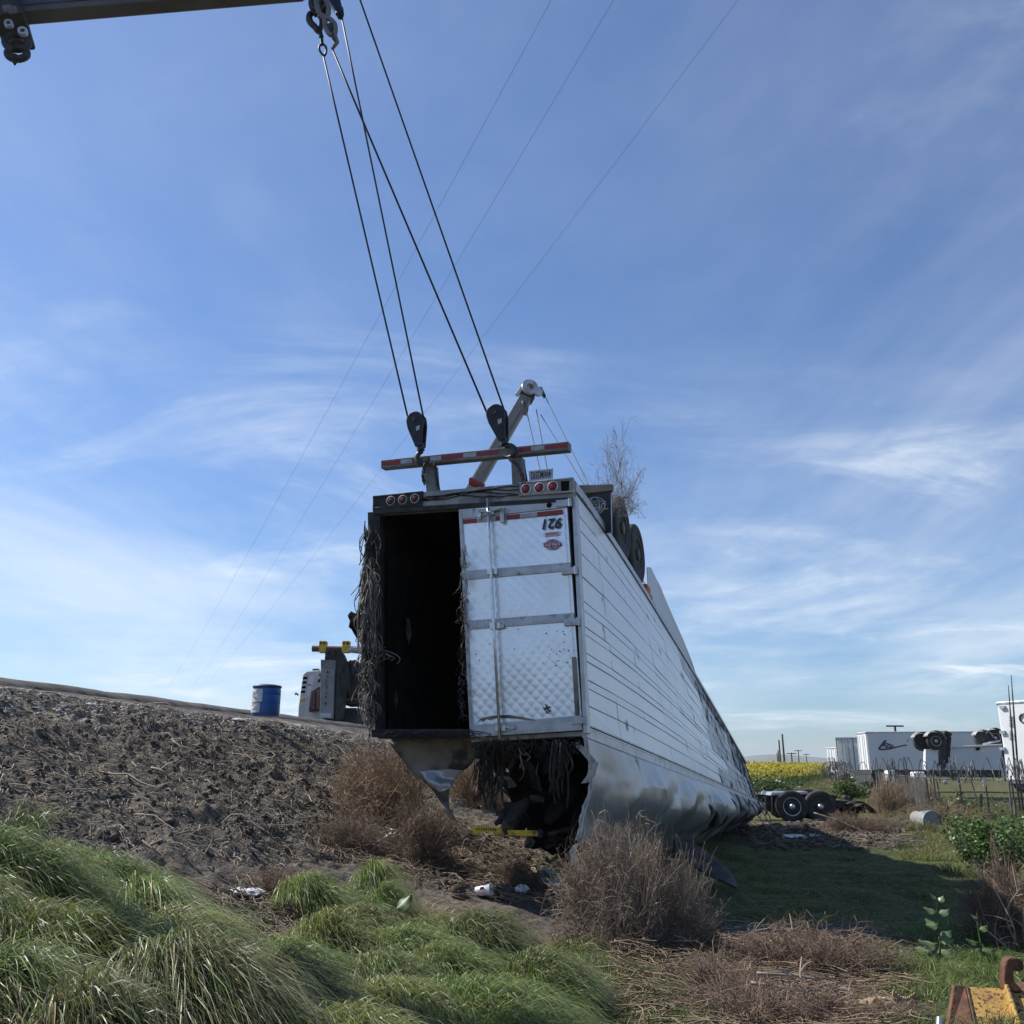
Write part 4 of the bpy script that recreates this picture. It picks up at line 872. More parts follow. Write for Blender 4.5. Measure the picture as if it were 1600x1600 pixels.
mb = MB(); mb.slab([P(x, y, YW+2.8) for x, y in ((843, 604), (847, 605), (853, 618), (850, 620), (846, 615))], np.array([0, .2, 0])); mb.build('rope_guide', 'boomblue', bo)
mb = MB(); q = [P(x, y, YW+2.7) for x, y in ((817, 626), (822, 628), (824, 638), (821, 648), (818, 640))]; mb.tube(catm(q+[q[0]], 3)[:-1], .06, 6, True); mb.build('head_hook', 'guard', bo, True)
for i, (xa, ya, xb, yb) in enumerate(((806, 632, 735, 756), (824, 648, 844, 735), (838, 640, 855, 733), (845, 648, 912, 757), (852, 620, 921, 760))):
    extra = (xb-xa)/(yb-ya); ye = yb+250; xe = xb+extra*250
    rope([P(xa, ya, YW+3), P(xe, ye, YW-(1 if i == 0 else 8+i))], ['thin far rope running down left of the raised wrecker boom', 'thin far rope nearest the raised boom, behind the guard bar', 'second thin far rope right of the raised boom', 'third thin far rope right of the raised boom, from a chain hook', 'outermost thin far rope slanting to the right from the raised boom head'][i], .02, 'winch_rope', 'winch ropes of the far wrecker')
# ---------------------------------------------------------------- blue drum behind the kerb
dc = P(413, 1137, 18.9); dc[2] = 2.665
DR = thing('plastic_drum', dc, 'blue plastic drum with white labels standing at the road edge', 'drum')
hD = P(413, 1074, 18.9)[2]-dc[2]
mb = MB(); R_ = .285; mb.lathe(dc, (0, 0, 1), [(R_*.93, 0), (R_*.97, .03), (R_, .06), (R_, .22), (R_*.985, .235), (R_, .25), (R_, hD*.7), (R_*.985, hD*.715), (R_, hD*.73), (R_, hD-.07), (R_*.965, hD-.02), (R_*.93, hD)], 40); autosmooth(mb.build('barrel', 'drum', DR))
mb = MB(); mb.lathe(dc+np.array([0, 0, hD-.012]), (0, 0, 1), [(R_*.9, 0), (R_*1.03, .0), (R_*1.04, .03), (R_*.98, .045), (R_*.5, .07), (0, .075)], 40); mb.build('lid', 'drumlid', DR)
def curved_label(z0, z1, a0, a1, parent):
    mb = MB(); mb.grid(lambda a, b: dc+np.array([math.cos(a0+(a1-a0)*a)*(R_+.004), math.sin(a0+(a1-a0)*a)*(R_+.004), z0+(z1-z0)*b]), 10, 1); return mb.build('label', 'label', parent, solid=.002)
l1 = curved_label(hD-.31, hD-.05, math.radians(183), math.radians(268), DR); l2 = curved_label(hD-.52, hD-.33, math.radians(183), math.radians(260), DR)
lr = random.Random(2)
for k in range(26):
    zz_ = hD-.09-.021*(k % 10) if k < 18 else hD-.35-.03*(k % 5); a0 = math.radians(lr.uniform(194, 235)); a1 = a0+math.radians(lr.uniform(6, 22))
    mb = MB(); mb.grid(lambda a, b: dc+np.array([math.cos(a0+(a1-a0)*a)*(R_+.0075), math.sin(a0+(a1-a0)*a)*(R_+.0075), zz_+.009*b]), 3, 1); mb.build('label_line', 'print', l1 if k < 18 else l2)

# ---------------------------------------------------------------- burnt chassis beyond the trailer nose
CH = thing('burnt_chassis', P(1270, 1283, 29.5), 'burnt black tractor chassis with two exposed wheels beyond the trailer nose', 'truck chassis')
YC = 29.4
for x in (1237, 1281): 
    q = P(x, 1264, YC); q[2] = max(q[2], .45); wheel(CH, q, (-.12, -1, 0), .48, .3, 'rim' if x == 1237 else 'rimdark'); wheel(CH, q+np.array([.25, 1.9, 0]), (.12, 1, 0), .48, .3, 'rimdark')
    mb = MB(); mb.cyl(q, q+np.array([.25, 1.9, 0]), .09, 10); mb.build('axle', 'soot', CH)
    mb = MB(); mb.lathe(q+np.array([-.02, -.14, 0]), (-.12, -1, 0), [(.10, 0), (.10, .05), (.05, .10), (0, .11)], 14); mb.build('hub_cap', 'galv', CH, True)
for yo in (.35, 1.35):
    mb = MB(); a = P(1182, 1241, YC+yo); b = P(1318, 1251, YC+yo); mb.slab([a, b, b-UPV*.2, a-UPV*.24], np.array([0, .09, 0])); c_ = P(1352, 1262, YC+yo); mb.slab([b, c_, c_-UPV*.16, b-UPV*.2], np.array([0, .09, 0])); mb.build('frame_rail', 'soot', CH)
for x in (1200, 1218, 1259, 1303, 1330):
    mb = MB(); a = P(x, 1247, YC+.4); mb.cyl(a, a+np.array([.1, 1.0, 0]), .07, 8); mb.build('cross_tube', 'soot', CH)
pq('deck_plate', ((1206, 1238), (1262, 1237), (1264, 1241), (1204, 1243)), YC+.2, 1.2, 'rail', CH, .01)
pq('fifth_wheel', ((1262, 1237), (1310, 1243), (1308, 1249), (1262, 1246)), YC+.3, 1.0, 'soot', CH, .03)
mb = MB(); mb.grid(lambda a, b: P(1325+a*42, 1262-12*math.sin(math.pi*(.15+.8*a))+6*a, YC+.1)+np.array([0, b*.7, 0]), 14, 2); mb.build('fender', 'rubber', CH, True, solid=.03)
mb = MB(); mb.grid(lambda a, b: P(1340+a*30, 1266-12*math.sin(math.pi*(.15+.8*a))+7*a, YC-.3)+np.array([0, b*.5, 0]), 14, 2); mb.build('fender', 'rubber', CH, True, solid=.03)
for x0, x1 in ((1196, 1197), (1206, 1207), (1213, 1211)):
    mb = MB(); mb.tube([P(x0, 1244, YC+.2), P(x1, 1274, YC+.2)], .03, 6); mb.build('bracket', 'rimdark', CH)
pq('fuel_bracket', ((1198, 1255), (1216, 1255), (1216, 1268), (1198, 1268)), YC+.3, .5, 'soot', CH, .02)
pq('side_tank', ((1300, 1256), (1345, 1262), (1342, 1278), (1300, 1280)), YC+.5, .6, 'char', CH, .1)

# ---------------------------------------------------------------- steel pipe half buried
pa = P(1432, 1279, 26.2); pb = P(1458, 1281, 25.5); ax = nz(pb-pa+np.array([0, -.35, -.05]))
PI_ = thing('culvert_pipe', (pa[0], pa[1], 0), 'short grey pipe with flared open end lying in the weeds', 'pipe')
mb = MB(); L0 = .75; mb.lathe(pa, ax, [(.17, 0), (.20, 0), (.20, L0*.45), (.215, L0*.47), (.215, L0*.5), (.25, L0*.55), (.27, L0), (.255, L0), (.235, L0*.56), (.18, L0*.5), (.17, 0)], 32); autosmooth(mb.build('pipe_body', 'concrete', PI_))
mb = MB(); mb.lathe(pa+ax*L0*.97, ax, [(.262, 0), (.285, 0), (.285, .035), (.262, .035), (.262, 0)], 32); mb.build('rim', 'rail', PI_)
mb = MB(); mb.lathe(pa+ax*.03, ax, [(.168, 0), (0, .001)], 24); mb.build('dark_plug', 'char', PI_)  # black disc added deep in the pipe to paint its mouth dark

# ---------------------------------------------------------------- yard beyond the fence
def hbox(c, ang, L_, W_, H_, z0): 
    d = np.array([math.cos(ang), math.sin(ang), 0]); n_ = np.array([-d[1], d[0], 0]); c = np.asarray(c, float)
    return [c+d*a*L_+n_*b*W_+UPV*(z0+(H_ if t else 0)) for t in (0, 1) for a, b in ((0, 0), (1, 0), (1, 1), (0, 1))], d, n_
def box_trailer(name, corner, ang, L_, label, z0=1.1, H_=2.8, W_=2.55, rear_m='boxwhite', side_m='boxgrey', open_rear=False, panels=0):
    """corner = near rear corner; +d runs forward along the near side; n points away from the viewer"""
    q, d, n_ = hbox(corner, ang, L_, W_, H_, 0); th = thing(name, np.array([corner[0], corner[1], 0]), label, 'trailer', None); b = np.array([corner[0], corner[1], z0])
    def bx(nm, o, l, w, h, m, par=th, bev=.02): mb = MB(); mb.slab([o, o+d*l, o+d*l+n_*w, o+n_*w], UPV*h); return mb.build(nm, m, par, bevel=bev)
    bx('side_wall', b+d*.05, L_-.05, .06, H_, side_m); bx('far_side_wall', b+n_*(W_-.06)+d*.05, L_-.05, .06, H_, side_m); bx('roof', b+UPV*H_, L_, W_, .05, side_m); bx('floor', b-UPV*.15, L_, W_, .15, 'darksteel'); bx('front_wall', b+d*L_, .06, W_, H_, side_m)
    for k in (0, 1):
        dd = bx('rear_door', b-d*.02+n_*(.05+k*W_*.48), .07, W_*.46, H_-.1, rear_m)
        for f in (.3, .7): 
            mb = MB(); p = b-d*.06+n_*(.05+k*W_*.48+W_*.46*f); mb.cyl(p+UPV*.05, p+UPV*(H_-.15), .022, 8); mb.build('lock_rod', 'guard' if open_rear else 'galv', dd)
    for zz_ in (0, H_-.08): bx('rear_rail', b-d*.05+UPV*zz_, .1, W_, .1, 'rail')
    bx('top_rail', b-n_*.02+UPV*(H_-.06), L_, .03, .10, 'rail'); bx('bottom_rail', b-n_*.02-UPV*.12, L_, .03, .16, 'guard')
    for k in range(1, panels): bx('side_post', b-n_*.012+d*(L_*k/panels), .03, .015, H_-.1, 'boxwhite', th, 0)
    return th, b, d, n_
# far trailer, the shade of its long side towards us put into the grey
c0 = G(1357, 1222); 
def at(px, Y): return P(px, 1195, Y)*[1, 1, 0]
tA, bA, dA, nA = box_trailer('parked_trailer', at(1358, 62), math.radians(-7), 15.5, 'long white parked trailer with a dark swoosh mark on its side, behind the fence', z0=1.05, H_=2.75, panels=6)
def side_pt(px, py, b=bA, d=dA, n_=nA, off=.03):
    r_ = ray(px, py); t = ((b-CAM)@n_-off)/(r_@n_); return CAM+r_*t
def mark(name, pix, r, m, parent, f=side_pt):
    mb = MB(); q = catm([f(x, y) for x, y in pix], 4); mb.tube(q, [max(.02, r*(1-.55*i/len(q))) for i in range(len(q))], 4); return mb.build(name, m, parent)
mark('side_mark', ((1384, 1157), (1378, 1164), (1374, 1169), (1376, 1171), (1390, 1170), (1402, 1167), (1417, 1164)), .06, 'navy', tA)
mark('side_emblem', ((1380, 1166), (1384, 1162), (1391, 1163), (1396, 1166), (1390, 1168), (1382, 1168)), .03, 'navy', tA)
mark('side_letters', ((1383, 1164), (1386, 1167), (1388, 1163), (1391, 1167), (1393, 1165)), .03, 'navy', tA)
mark('side_dot', ((1418, 1156.5), (1418.4, 1158)), .05, 'navy', tA)
for s_ in (9.5, 10.8): wheel(tA, bA+dA*s_+nA*.2-UPV*.55, -nA, .5, .3)
for s_ in (2.2,): 
    mb = MB(); mb.slab([bA+dA*3+nA*.3-UPV*.15, bA+dA*3.3+nA*.3-UPV*.15, bA+dA*3.3+nA*.3-UPV*1.05, bA+dA*3+nA*.3-UPV*1.05], nA*.2); mb.build('landing_leg', 'darksteel', tA)
tB, bB, dB, nB = box_trailer('parked_trailer', at(1363, 72), math.radians(63), 9, 'weathered grey trailer rear standing left of the swoosh trailer', z0=1.0, H_=2.75, W_=2.55, rear_m='label', side_m='truckgrey', open_rear=True)
mb = MB()
for k in range(1, 6): 
    p = bB+dB*(k*1.2)-nB*.02; mb.box(p+UPV*1.37, (.05, .04, 2.7), dB, nB, UPV)
mb.build('slat', 'guard', tB)
tD, bD, dD, nD = box_trailer('parked_trailer', at(1316, 85), math.radians(20), 5, 'sliver of a white trailer at the far left of the yard', z0=.9, H_=2.3, W_=2)
# near trailer at the right edge, its bright rear turned to us
tC, bC, dC, nC = box_trailer('parked_trailer', at(1571, 37), math.radians(-58), 12.5, 'tall bright white trailer at the right picture edge behind razor wire', z0=1.1, H_=3.0, W_=2.6, side_m='boxwhite', panels=0)
def face_pt(px, py, off=.03): return side_pt(px, py, bC, dC, nC, off)
lr = random.Random(5)
for k in range(11):
    y = 1119+k*3.0+(5 if k > 5 else 0); x = 1576.5; w_ = lr.uniform(4, 7)
    mb = MB(); mb.slab([face_pt(x, y), face_pt(x+w_, y), face_pt(x+w_, y+1.1), face_pt(x, y+1.1)], nC*.01); mb.build('stencil_line', 'print' if k % 3 else 'guard', tC)
mark('side_emblem', ((1596, 1116), (1593, 1121), (1595, 1127), (1601, 1129), (1606, 1122), (1602, 1115), (1596, 1116)), .035, 'print', tC, face_pt)
for y in (1105, 1144, 1170): 
    mb = MB(); p = face_pt(1566.5, y); mb.box(p, (.2, .1, .12), dC, nC, UPV); mb.build('hinge', 'rail', tC)
# overturned trailer: white body, wheels in the air
YO = 50.
OV = thing('overturned_trailer', P(1500, 1218, YO)*[1, 1, 0], 'white trailer lying upside down with its wheels in the air behind the fence', 'trailer')
q0 = P(1447, 1171, YO)
pq('end_wall', ((1446, 1171), (1465, 1168), (1468, 1214), (1446, 1214)), YO-.3, .2, 'boxwhite', OV)
pq('body', ((1475, 1168), (1566, 1164), (1568, 1214), (1473, 1214)), YO, 2.5, 'boxgrey', OV)  # greyer than the end wall: shade of the side put into the colour
pq('top_rail', ((1489, 1166), (1566, 1162.5), (1566, 1165), (1489, 1168.5)), YO-.15, .15, 'boxwhite', OV)
pq('top_rail', ((1489, 1166.3), (1503, 1165.7), (1503, 1168), (1489, 1168.6)), YO-.2, .05, 'label', OV)
pq('kingpin_frame', ((1474, 1148), (1481, 1147), (1478, 1200), (1464, 1206)), YO-.1, .6, 'darksteel', OV)
pq('kingpin_frame', ((1482, 1152), (1487, 1151), (1484, 1190), (1478, 1194)), YO-.1, .4, 'soot', OV)
pq('suspension', ((1474, 1146), (1478, 1141), (1487, 1145), (1489, 1148), (1482, 1154), (1474, 1156)), YO-.1, .8, 'soot', OV, .05)
for x, y in ((1441, 1160), (1461.5, 1158)): wheel(OV, P(x, y, YO-.5 if x > 1450 else YO+.2), (-.1, -1, 0), .46, .3, 'rim' if x > 1450 else 'rimdark'); wheel(OV, P(x, y, YO+1.8), (.1, 1, 0), .46, .3, 'rimdark')
for x, y in ((1536, 1156), (1554, 1153)): wheel(OV, P(x, y, YO+2.0), (-.1, -1, 0), .46, .3, 'rim' if x > 1550 else 'rimdark'); wheel(OV, P(x, y, YO+3.9), (.1, 1, 0), .46, .3, 'rimdark')
for x0, y0, Yk in ((1441, 1160, YO), (1461.5, 1158, YO-.6), (1536, 1156, YO+1.9), (1554, 1153, YO+1.9)):
    mb = MB(); c = P(x0, y0, Yk); mb.grid(lambda a, b: c+np.array([.55*math.cos(.2+a*2.5), -.2+b*.5, .55*math.sin(.2+a*2.5)]), 12, 1); mb.build('mud_guard', 'frame', OV, True, solid=.02)
mb = MB(); mb.tube([P(1536, 1163, YO+.5), P(1548, 1160, YO+.4), P(1563, 1158, YO+.4)], .06, 6); mb.build('torque_arm', 'rail', OV)
pq('vent_knob', ((1525, 1168), (1532, 1168), (1531, 1172), (1527, 1173)), YO-.08, .08, 'char', OV)
pq('rear_frame', ((1566, 1162), (1569, 1162), (1570, 1200), (1567, 1200)), YO-.05, 2.4, 'darksteel', OV)
# low dark flatbed below the trailers
FB = thing('flatbed_deck', P(1480, 1215, 45)*[1, 1, 0], 'low dark flatbed deck under the upturned trailer behind razor wire', 'flatbed')
pq('deck', ((1362, 1203), (1565, 1203), (1565, 1215), (1362, 1211)), 46, 2.4, 'darksteel', FB)
for x in (1375, 1398, 1415): wheel(FB, P(x, 1213, 46.2)+UPV*.0, (0, -1, 0), .36, .25, 'rimdark')
pq('white_tank', ((1388, 1204), (1401, 1203), (1402, 1222), (1387, 1222)), 44, .6, 'boxwhite', FB, .08)
pq('white_box', ((1430, 1206), (1446, 1206), (1446, 1216), (1430, 1216)), 44, .6, 'boxwhite', FB, .05)
# lamp poles, far utility poles
def upole(px, ytop, Y, r, label, arm=False, name='utility_pole'):
    b = at(px, Y); top = P(px, ytop, Y)[2]; mb = MB(); mb.lathe(b, (0, 0, 1), [(r*1.25, -.2), (r, top*.6), (r*.85, top)], 8)
    th = thing(name, b, label, 'pole', 'far poles'); mb.build('shaft', 'pole', th)
    if arm: mb = MB(); mb.box(b+UPV*(top-.3 if arm is True else top), (r*14, r*1.2, r*1.2)); mb.build('cross_arm', 'pole', th)
for px_, yt, Y_, r_, lb, ar in ((1226, 1147, 210, .22, 'tallest dark pole standing in the yellow field', False), (1220, 1156, 250, .22, 'dark pole just left of the tallest field pole', False), (1217.5, 1172, 330, .22, 'short far pole left of the two tall field poles', False), (1215.5, 1176, 380, .2, 'leftmost tiny pole over the yellow field', False), (1238, 1176, 300, .22, 'short far pole right of the tallest field pole', True), (1249, 1172, 520, .3, 'pale far pylon pole with crossarm before the hill', True), (1261, 1178, 560, .28, 'faint far pole near the hill top', True)): upole(px_, yt, Y_, r_, lb, ar)
upole(1405, 1134.5, 75, .10, 'small T-shaped lamp pole above the long parked trailer', 1, 'lamp_pole')
for px0, px1, yt, lb in ((1590, 1580, 1055, 'taller of two thin steel masts before the right trailer'), (1585, 1575.5, 1071, 'shorter of two thin steel masts before the right trailer')):
    a = P(px0, 1205, 33); a[2] = 0; a2 = P(px0, 1196, 33); b = P(px1, yt, 33); mb = MB(); mb.tube([a, a2, (a2+b)/2, b], [.035, .035, .03, .012], 6); tag(mb.build('steel_mast', 'darksteel', None, origin=a), lb, 'mast', 'thin masts')

# ---------------------------------------------------------------- chain-link fence with razor wire, stakes
def fence(pA, pB, n, h, label, mesh_step):
    th = thing('wire_fence', (pA+pB)/2*[1, 1, 0], label, 'fence', 'fence runs round the yard')
    for k in range(n+1):
        p = pA+(pB-pA)*k/n; p = p*[1, 1, 0]; mb = MB(); mb.cyl(p-UPV*.1, p+UPV*(h+.12), .024, 8); mb.build('post', 'fencemetal', th)
    for z in (.08, h): mb = MB(); mb.cyl(pA*[1, 1, 0]+UPV*z, pB*[1, 1, 0]+UPV*z, .013, 6); mb.build('rail', 'fencemetal', th)
    L_ = np.linalg.norm((pB-pA)[:2]); d = (pB-pA)*[1, 1, 0]/L_; m = int((L_+h)/mesh_step); paths = []
    for k in range(m):
        for sgn in (1, -1):
            x0 = k*mesh_step-h; pts = []
            a, b = (max(0, x0), min(L_, x0+h))
            if b <= a: continue
            za, zb = a-x0, b-x0
            if sgn < 0: za, zb = h-za, h-zb
            pts = [pA*[1, 1, 0]+d*a+UPV*za, pA*[1, 1, 0]+d*b+UPV*zb]; paths.append(pts)
    paths = np.array(paths); V, F = tubes(paths, np.full(paths.shape[:2], .0028), 3); big_mesh('wire_mesh', V-WL[th.name], F, 'fencemetal', parent=th)
def coil(pA, pB, z, R, pitch, label, seed=0):
    L_ = np.linalg.norm(pB-pA); d = (pB-pA)/L_; n_ = nz(np.cross(d, UPV)); turns = int(L_/pitch); r0 = np.random.default_rng(seed); pts = []
    for k in range(turns*14):
        a = 2*math.pi*k/14; f = k/(turns*14); rr_ = R*(1+.25*math.sin(f*37)+.10*r0.normal()); sw = .35*math.sin(f*23+seed)+.12*math.sin(f*91)
        pts.append(pA+(pB-pA)*f+d*sw+n_*rr_*math.cos(a)+UPV*(z+R+rr_*math.sin(a)))
    mb = MB(); mb.tube(pts, .012, 4); return tag(mb.build('razor_wire', 'fencemetal', None, origin=pA), label, 'razor wire', 'coils of razor wire')
FA = at(1456, 29.5); FBp = at(1660, 28.5); FC = at(1327, 66)
fence(FA, FBp, 5, 1.25, 'near run of sagging chain-link fence at the right picture edge', .075)
fence(FA+np.array([-.05, .4, 0]), FC, 14, 1.3, 'far run of chain-link fence receding towards the yellow field', .12)
coil(FA+np.array([-2.5, 2, 0]), FBp, 1.26, .30, .13, 'loose razor wire coil along the near fence top', 3)
coil(FA+np.array([-.6, -.35, -.05]), FBp+np.array([0, -.3, .05]), 1.2, .24, .19, 'second looser razor wire coil in front of the near fence top', 8)
coil(FA+np.array([-1.2, 6, 0]), FC, 1.25, .26, .5, 'razor wire coil along the far fence run', 4)
coil(at(1268, 72), FC+np.array([0, .5, 0]), .9, .30, .25, 'farthest razor wire coil beside the yellow field', 5)
for i, (xa, ya, xb, yb, lb) in enumerate(((1453.8, 1229, 1453.5, 1258, 'brown wooden stake in front of the brown brush, left of the leaning post'), (1495.5, 1236, 1494, 1266, 'grey stake right of the pipe before the near fence'), (1533, 1240, 1533.5, 1284, 'tallest wooden stake in front of the near fence'), (1585, 1247, 1587.5, 1280, 'stake nearest the right picture edge'), (1425.6, 1226, 1425.6, 1240, 'short stake poking from the top of the brown brush'), (1463, 1216, 1470, 1252, 'tilted thin post at the fence corner'), (1517, 1218, 1529, 1262, 'strongly slanted brace post of the near fence'), (1576, 1220, 1582, 1282, 'slightly slanted tall post near the right picture edge'), (1370, 1216, 1370, 1236, 'small dark stake far left along the receding fence'), (1386, 1219, 1386, 1237, 'small dark stake right of the far left one'))):
    b = on_ground(xb, max(yb, 1250)) if yb > 1250 else P(xb, yb, 34); b = b.copy(); b[2] = hgt(b[0], b[1]); t_ = P(xa, ya, b[1]-.02)
    mb = MB(); dd = nz(t_-b); sx_ = nz(np.cross(dd, [0, 1, 0])); mb.box((b+t_)/2-dd*.08, (.07 if i < 5 else .05, .05, np.linalg.norm(t_-b)+.16), sx_, np.cross(dd, sx_), dd); tag(mb.build('wooden_stake' if i < 5 or i > 7 else 'steel_post', 'wood' if i < 5 or i > 7 else 'fencemetal', None, origin=b, bevel=.006), lb, 'post', 'stakes before the fence')
mb = MB(); c = P(1477, 1222, 28); mb.lathe(c, (0, -1, 0), [(.07, 0), (.07, .03), (.03, .05), (0, .05)], 14); tag(mb.build('reflector_disc', 'rail', None, origin=c), 'small round reflector on a post by the fence corner', 'reflector')
mb = MB(); c = P(1538, 1222, 28.9); mb.box(c, (.09, .02, .24)); tag(mb.build('fence_tag', 'label', None, origin=c), 'small white tag wired to the near fence', 'tag')
# ---------------------------------------------------------------- overhead wires
for (x0, y0), (x1, y1), lb in (((858, 0), (262, 1075), 'leftmost of three thin overhead wires crossing the sky'), ((955, 0), (300, 1075), 'middle of three thin overhead wires crossing the sky'), ((1148, 0), (330, 1060), 'rightmost of three thin overhead wires crossing the sky')):
    a = P(x0+(x0-x1)*.25, y0-(y1-y0)*.25, 17); b = P(x1, y1, 130)
    # straight in plan, sagging in between
    pts = []
    ha = P(x0, y0, 20)
    for k in range(60):
        f = k/59; q = a+(b-a)*f; pts.append(q-UPV*4*.9*f*(1-f))
    mb = MB(); mb.tube(pts, .0065, 4); tag(mb.build('overhead_wire', 'wireline', None, origin=b), lb, 'power line', 'overhead wires')

# ---------------------------------------------------------------- vegetation generators
vr = np.random.default_rng(99)
def grass_blades(roots, lean, L_, W_, K=6, droop=.45, cbase=(.07, .12, .03), ctip=(.30, .32, .15), cvar=.35, tipstart=.35, upw=1.0):
    n = len(roots); f = np.linspace(0, 1, K)[None, :, None]; L3 = L_[:, None, None]
    up = np.array([0, 0, 1.])*upw
    path = roots[:, None, :]+L3*(up*(f-.35*f*f)+lean[:, None, :]*f**1.6)-L3*droop*np.array([0, 0, 1.])*f**3
    path += (vr.normal(0, .03, (n, 1, 3))*f**2)*L3
    wd = W_[:, None]*np.array([.8, 1, 1, .85, .6, .12])[None, :K]
    az = vr.uniform(0, math.pi, n); side = np.column_stack([np.cos(az), np.sin(az), vr.normal(0, .25, n)]); side /= np.linalg.norm(side, axis=1, keepdims=True)
    V, F = ribbons(path, wd, side)
    mixf = np.clip((np.linspace(0, 1, K)-tipstart)/(1-tipstart), 0, 1)[None, :, None]*vr.uniform(.1, 1, (n, 1, 1))
    c = np.array(cbase)*(1-mixf)+np.array(ctip)*mixf; c = c*(1+cvar*vr.normal(0, .5, (n, 1, 1))); c = c*(1+.12*vr.normal(0, 1, (n, 1, 3))); c = np.clip(c, .005, .6)
    return V, F, np.repeat(c.reshape(n*K, 3), 2, 0)
def join(parts):
    Vs, Fs, Cs, b = [], [], [], 0
    for V, F, C in parts: Vs.append(V); Fs.append(F+b); Cs.append(C); b += len(V)
    return np.concatenate(Vs), np.concatenate(Fs), np.concatenate(Cs)
def poisson(poly, n, dmin):
    q = sample(poly, n*6); keep = []
    for p in q:
        if all((p[0]-k[0])**2+(p[1]-k[1])**2 > dmin*dmin for k in keep): keep.append(p)
        if len(keep) >= n: break
    return keep
def clumps(poly, nc, per, rad, lmin, lmax, wind, seed_tip=(.42, .42, .24), cbase=(.075, .13, .03), outw=.45, wmul=1., mound=.0, fl=.25, dmin=0., droop=.45):
    cs = sample(poly, nc) if not dmin else poisson(poly, nc, dmin); parts = []
    for c in cs:
        R_ = vr.uniform(*rad); n = int(per*(R_/np.mean(rad))**2); r = R_*np.sqrt(vr.random(n)); a = vr.uniform(0, 2*math.pi, n); ex, ey = vr.uniform(.7, 1.4), vr.uniform(.6, 1.2); r = r*(1+.35*fbm(np.cos(a)*1.5+c[0]*3, np.sin(a)*1.5+c[1]*3, 2, 77))
        x = c[0]+r*np.cos(a)*ex; y = c[1]+r*np.sin(a)*ey; roots = np.column_stack([x, y, hgt(x, y)-.02])
        roots[:, 2] += mound*vr.uniform(.6, 1.1)*np.clip(1-(r/R_)**2, 0, 1)**.8
        ph = vr.uniform(-.5, .5); wv_ = np.array([wind[0]*math.cos(ph)-wind[1]*math.sin(ph), wind[0]*math.sin(ph)+wind[1]*math.cos(ph), 0])
        lean = np.column_stack([np.cos(a), np.sin(a), np.zeros(n)])*(r/R_*outw)[:, None]+wv_+vr.normal(0, .16, (n, 3))*[1, 1, .2]
        L_ = vr.uniform(lmin, lmax, n)*(1-.3*(r/R_)**2)*vr.uniform(.8, 1.15); tone = vr.uniform(.55, 1.35)
        hue = np.array(cbase)*tone*np.array([vr.uniform(.85, 1.3), 1, vr.uniform(.7, 1.1)])
        parts.append(grass_blades(roots, lean, L_, np.full(n, .0046*wmul)*vr.uniform(.4, 1.8, n), droop=droop, cbase=hue, ctip=np.array(seed_tip)*vr.uniform(.7, 1.1)))
    return parts
gp = []
PA = [(-160, 1435), (0, 1425), (90, 1415), (190, 1420), (240, 1432), (270, 1490), (290, 1530), (330, 1570), (350, 1760), (-160, 1760)]
PBg = [(485, 1440), (525, 1416), (620, 1425), (680, 1475), (770, 1515), (830, 1540), (860, 1575), (850, 1600), (880, 1650), (880, 1760), (440, 1760), (430, 1560), (470, 1500), (475, 1450)]
PCg = [(1370, 1500), (1430, 1462), (1560, 1452), (1680, 1480), (1700, 1760), (1420, 1760), (1440, 1600)]
gp += clumps(PA, 17, 3400, (.26, .62), .30, .62, (.46, -.05), mound=.40, outw=.46, cbase=(.100, .142, .032), seed_tip=(.66, .66, .38), dmin=.62, droop=.58)
gp += clumps(PA, 22, 520, (.10, .26), .35, .75, (.44, -.03), mound=.06, outw=.85, cbase=(.105, .142, .034), seed_tip=(.66, .66, .38), dmin=.35, droop=.58)
gp += clumps(PA, 120, 150, (.2, .5), .15, .45, (.3, 0), cbase=(.075, .095, .028), seed_tip=(.3, .27, .15))
gp += clumps(PA, 60, 26, (.1, .4), .5, .95, (.4, 0), cbase=(.24, .20, .11), seed_tip=(.55, .48, .33), outw=.5, droop=.5)
gp += clumps(PBg, 16, 2600, (.20, .48), .24, .50, (.36, -.08), mound=.28, outw=.5, cbase=(.095, .145, .032), seed_tip=(.60, .62, .34), dmin=.5, droop=.56)
gp += clumps(PBg, 40, 420, (.10, .24), .28, .60, (.34, -.05), mound=.05, outw=.85, cbase=(.098, .146, .034), seed_tip=(.60, .62, .34), dmin=.3, droop=.56)
gp += clumps(PBg, 130, 140, (.2, .45), .12, .38, (.3, 0), cbase=(.075, .10, .028), seed_tip=(.3, .27, .15))
gp += clumps(PBg, 60, 26, (.1, .4), .4, .75, (.4, 0), cbase=(.24, .20, .11), seed_tip=(.55, .48, .33), outw=.5, droop=.5)
gp += clumps(PCg, 36, 520, (.18, .34), .25, .55, (.05, -.1), cbase=(.10, .16, .045), seed_tip=(.30, .36, .14), outw=.8)
gp += clumps([(880, 1470), (1000, 1520), (1060, 1560), (1040, 1700), (930, 1700), (900, 1560)], 40, 420, (.15, .32), .15, .38, (.3, -.1), outw=.7, cbase=(.08, .115, .032), seed_tip=(.4, .4, .22))
gp += clumps([(0, 1285), (60, 1285), (80, 1330), (0, 1335)], 4, 60, (.1, .2), .4, .7, (.35, 0), outw=.5)
V, F, C = join(gp); tag(big_mesh('long_grass', V, F, 'grass', C), 'long green wind-swept grass with pale tips in the foreground', 'grass', kind='stuff')
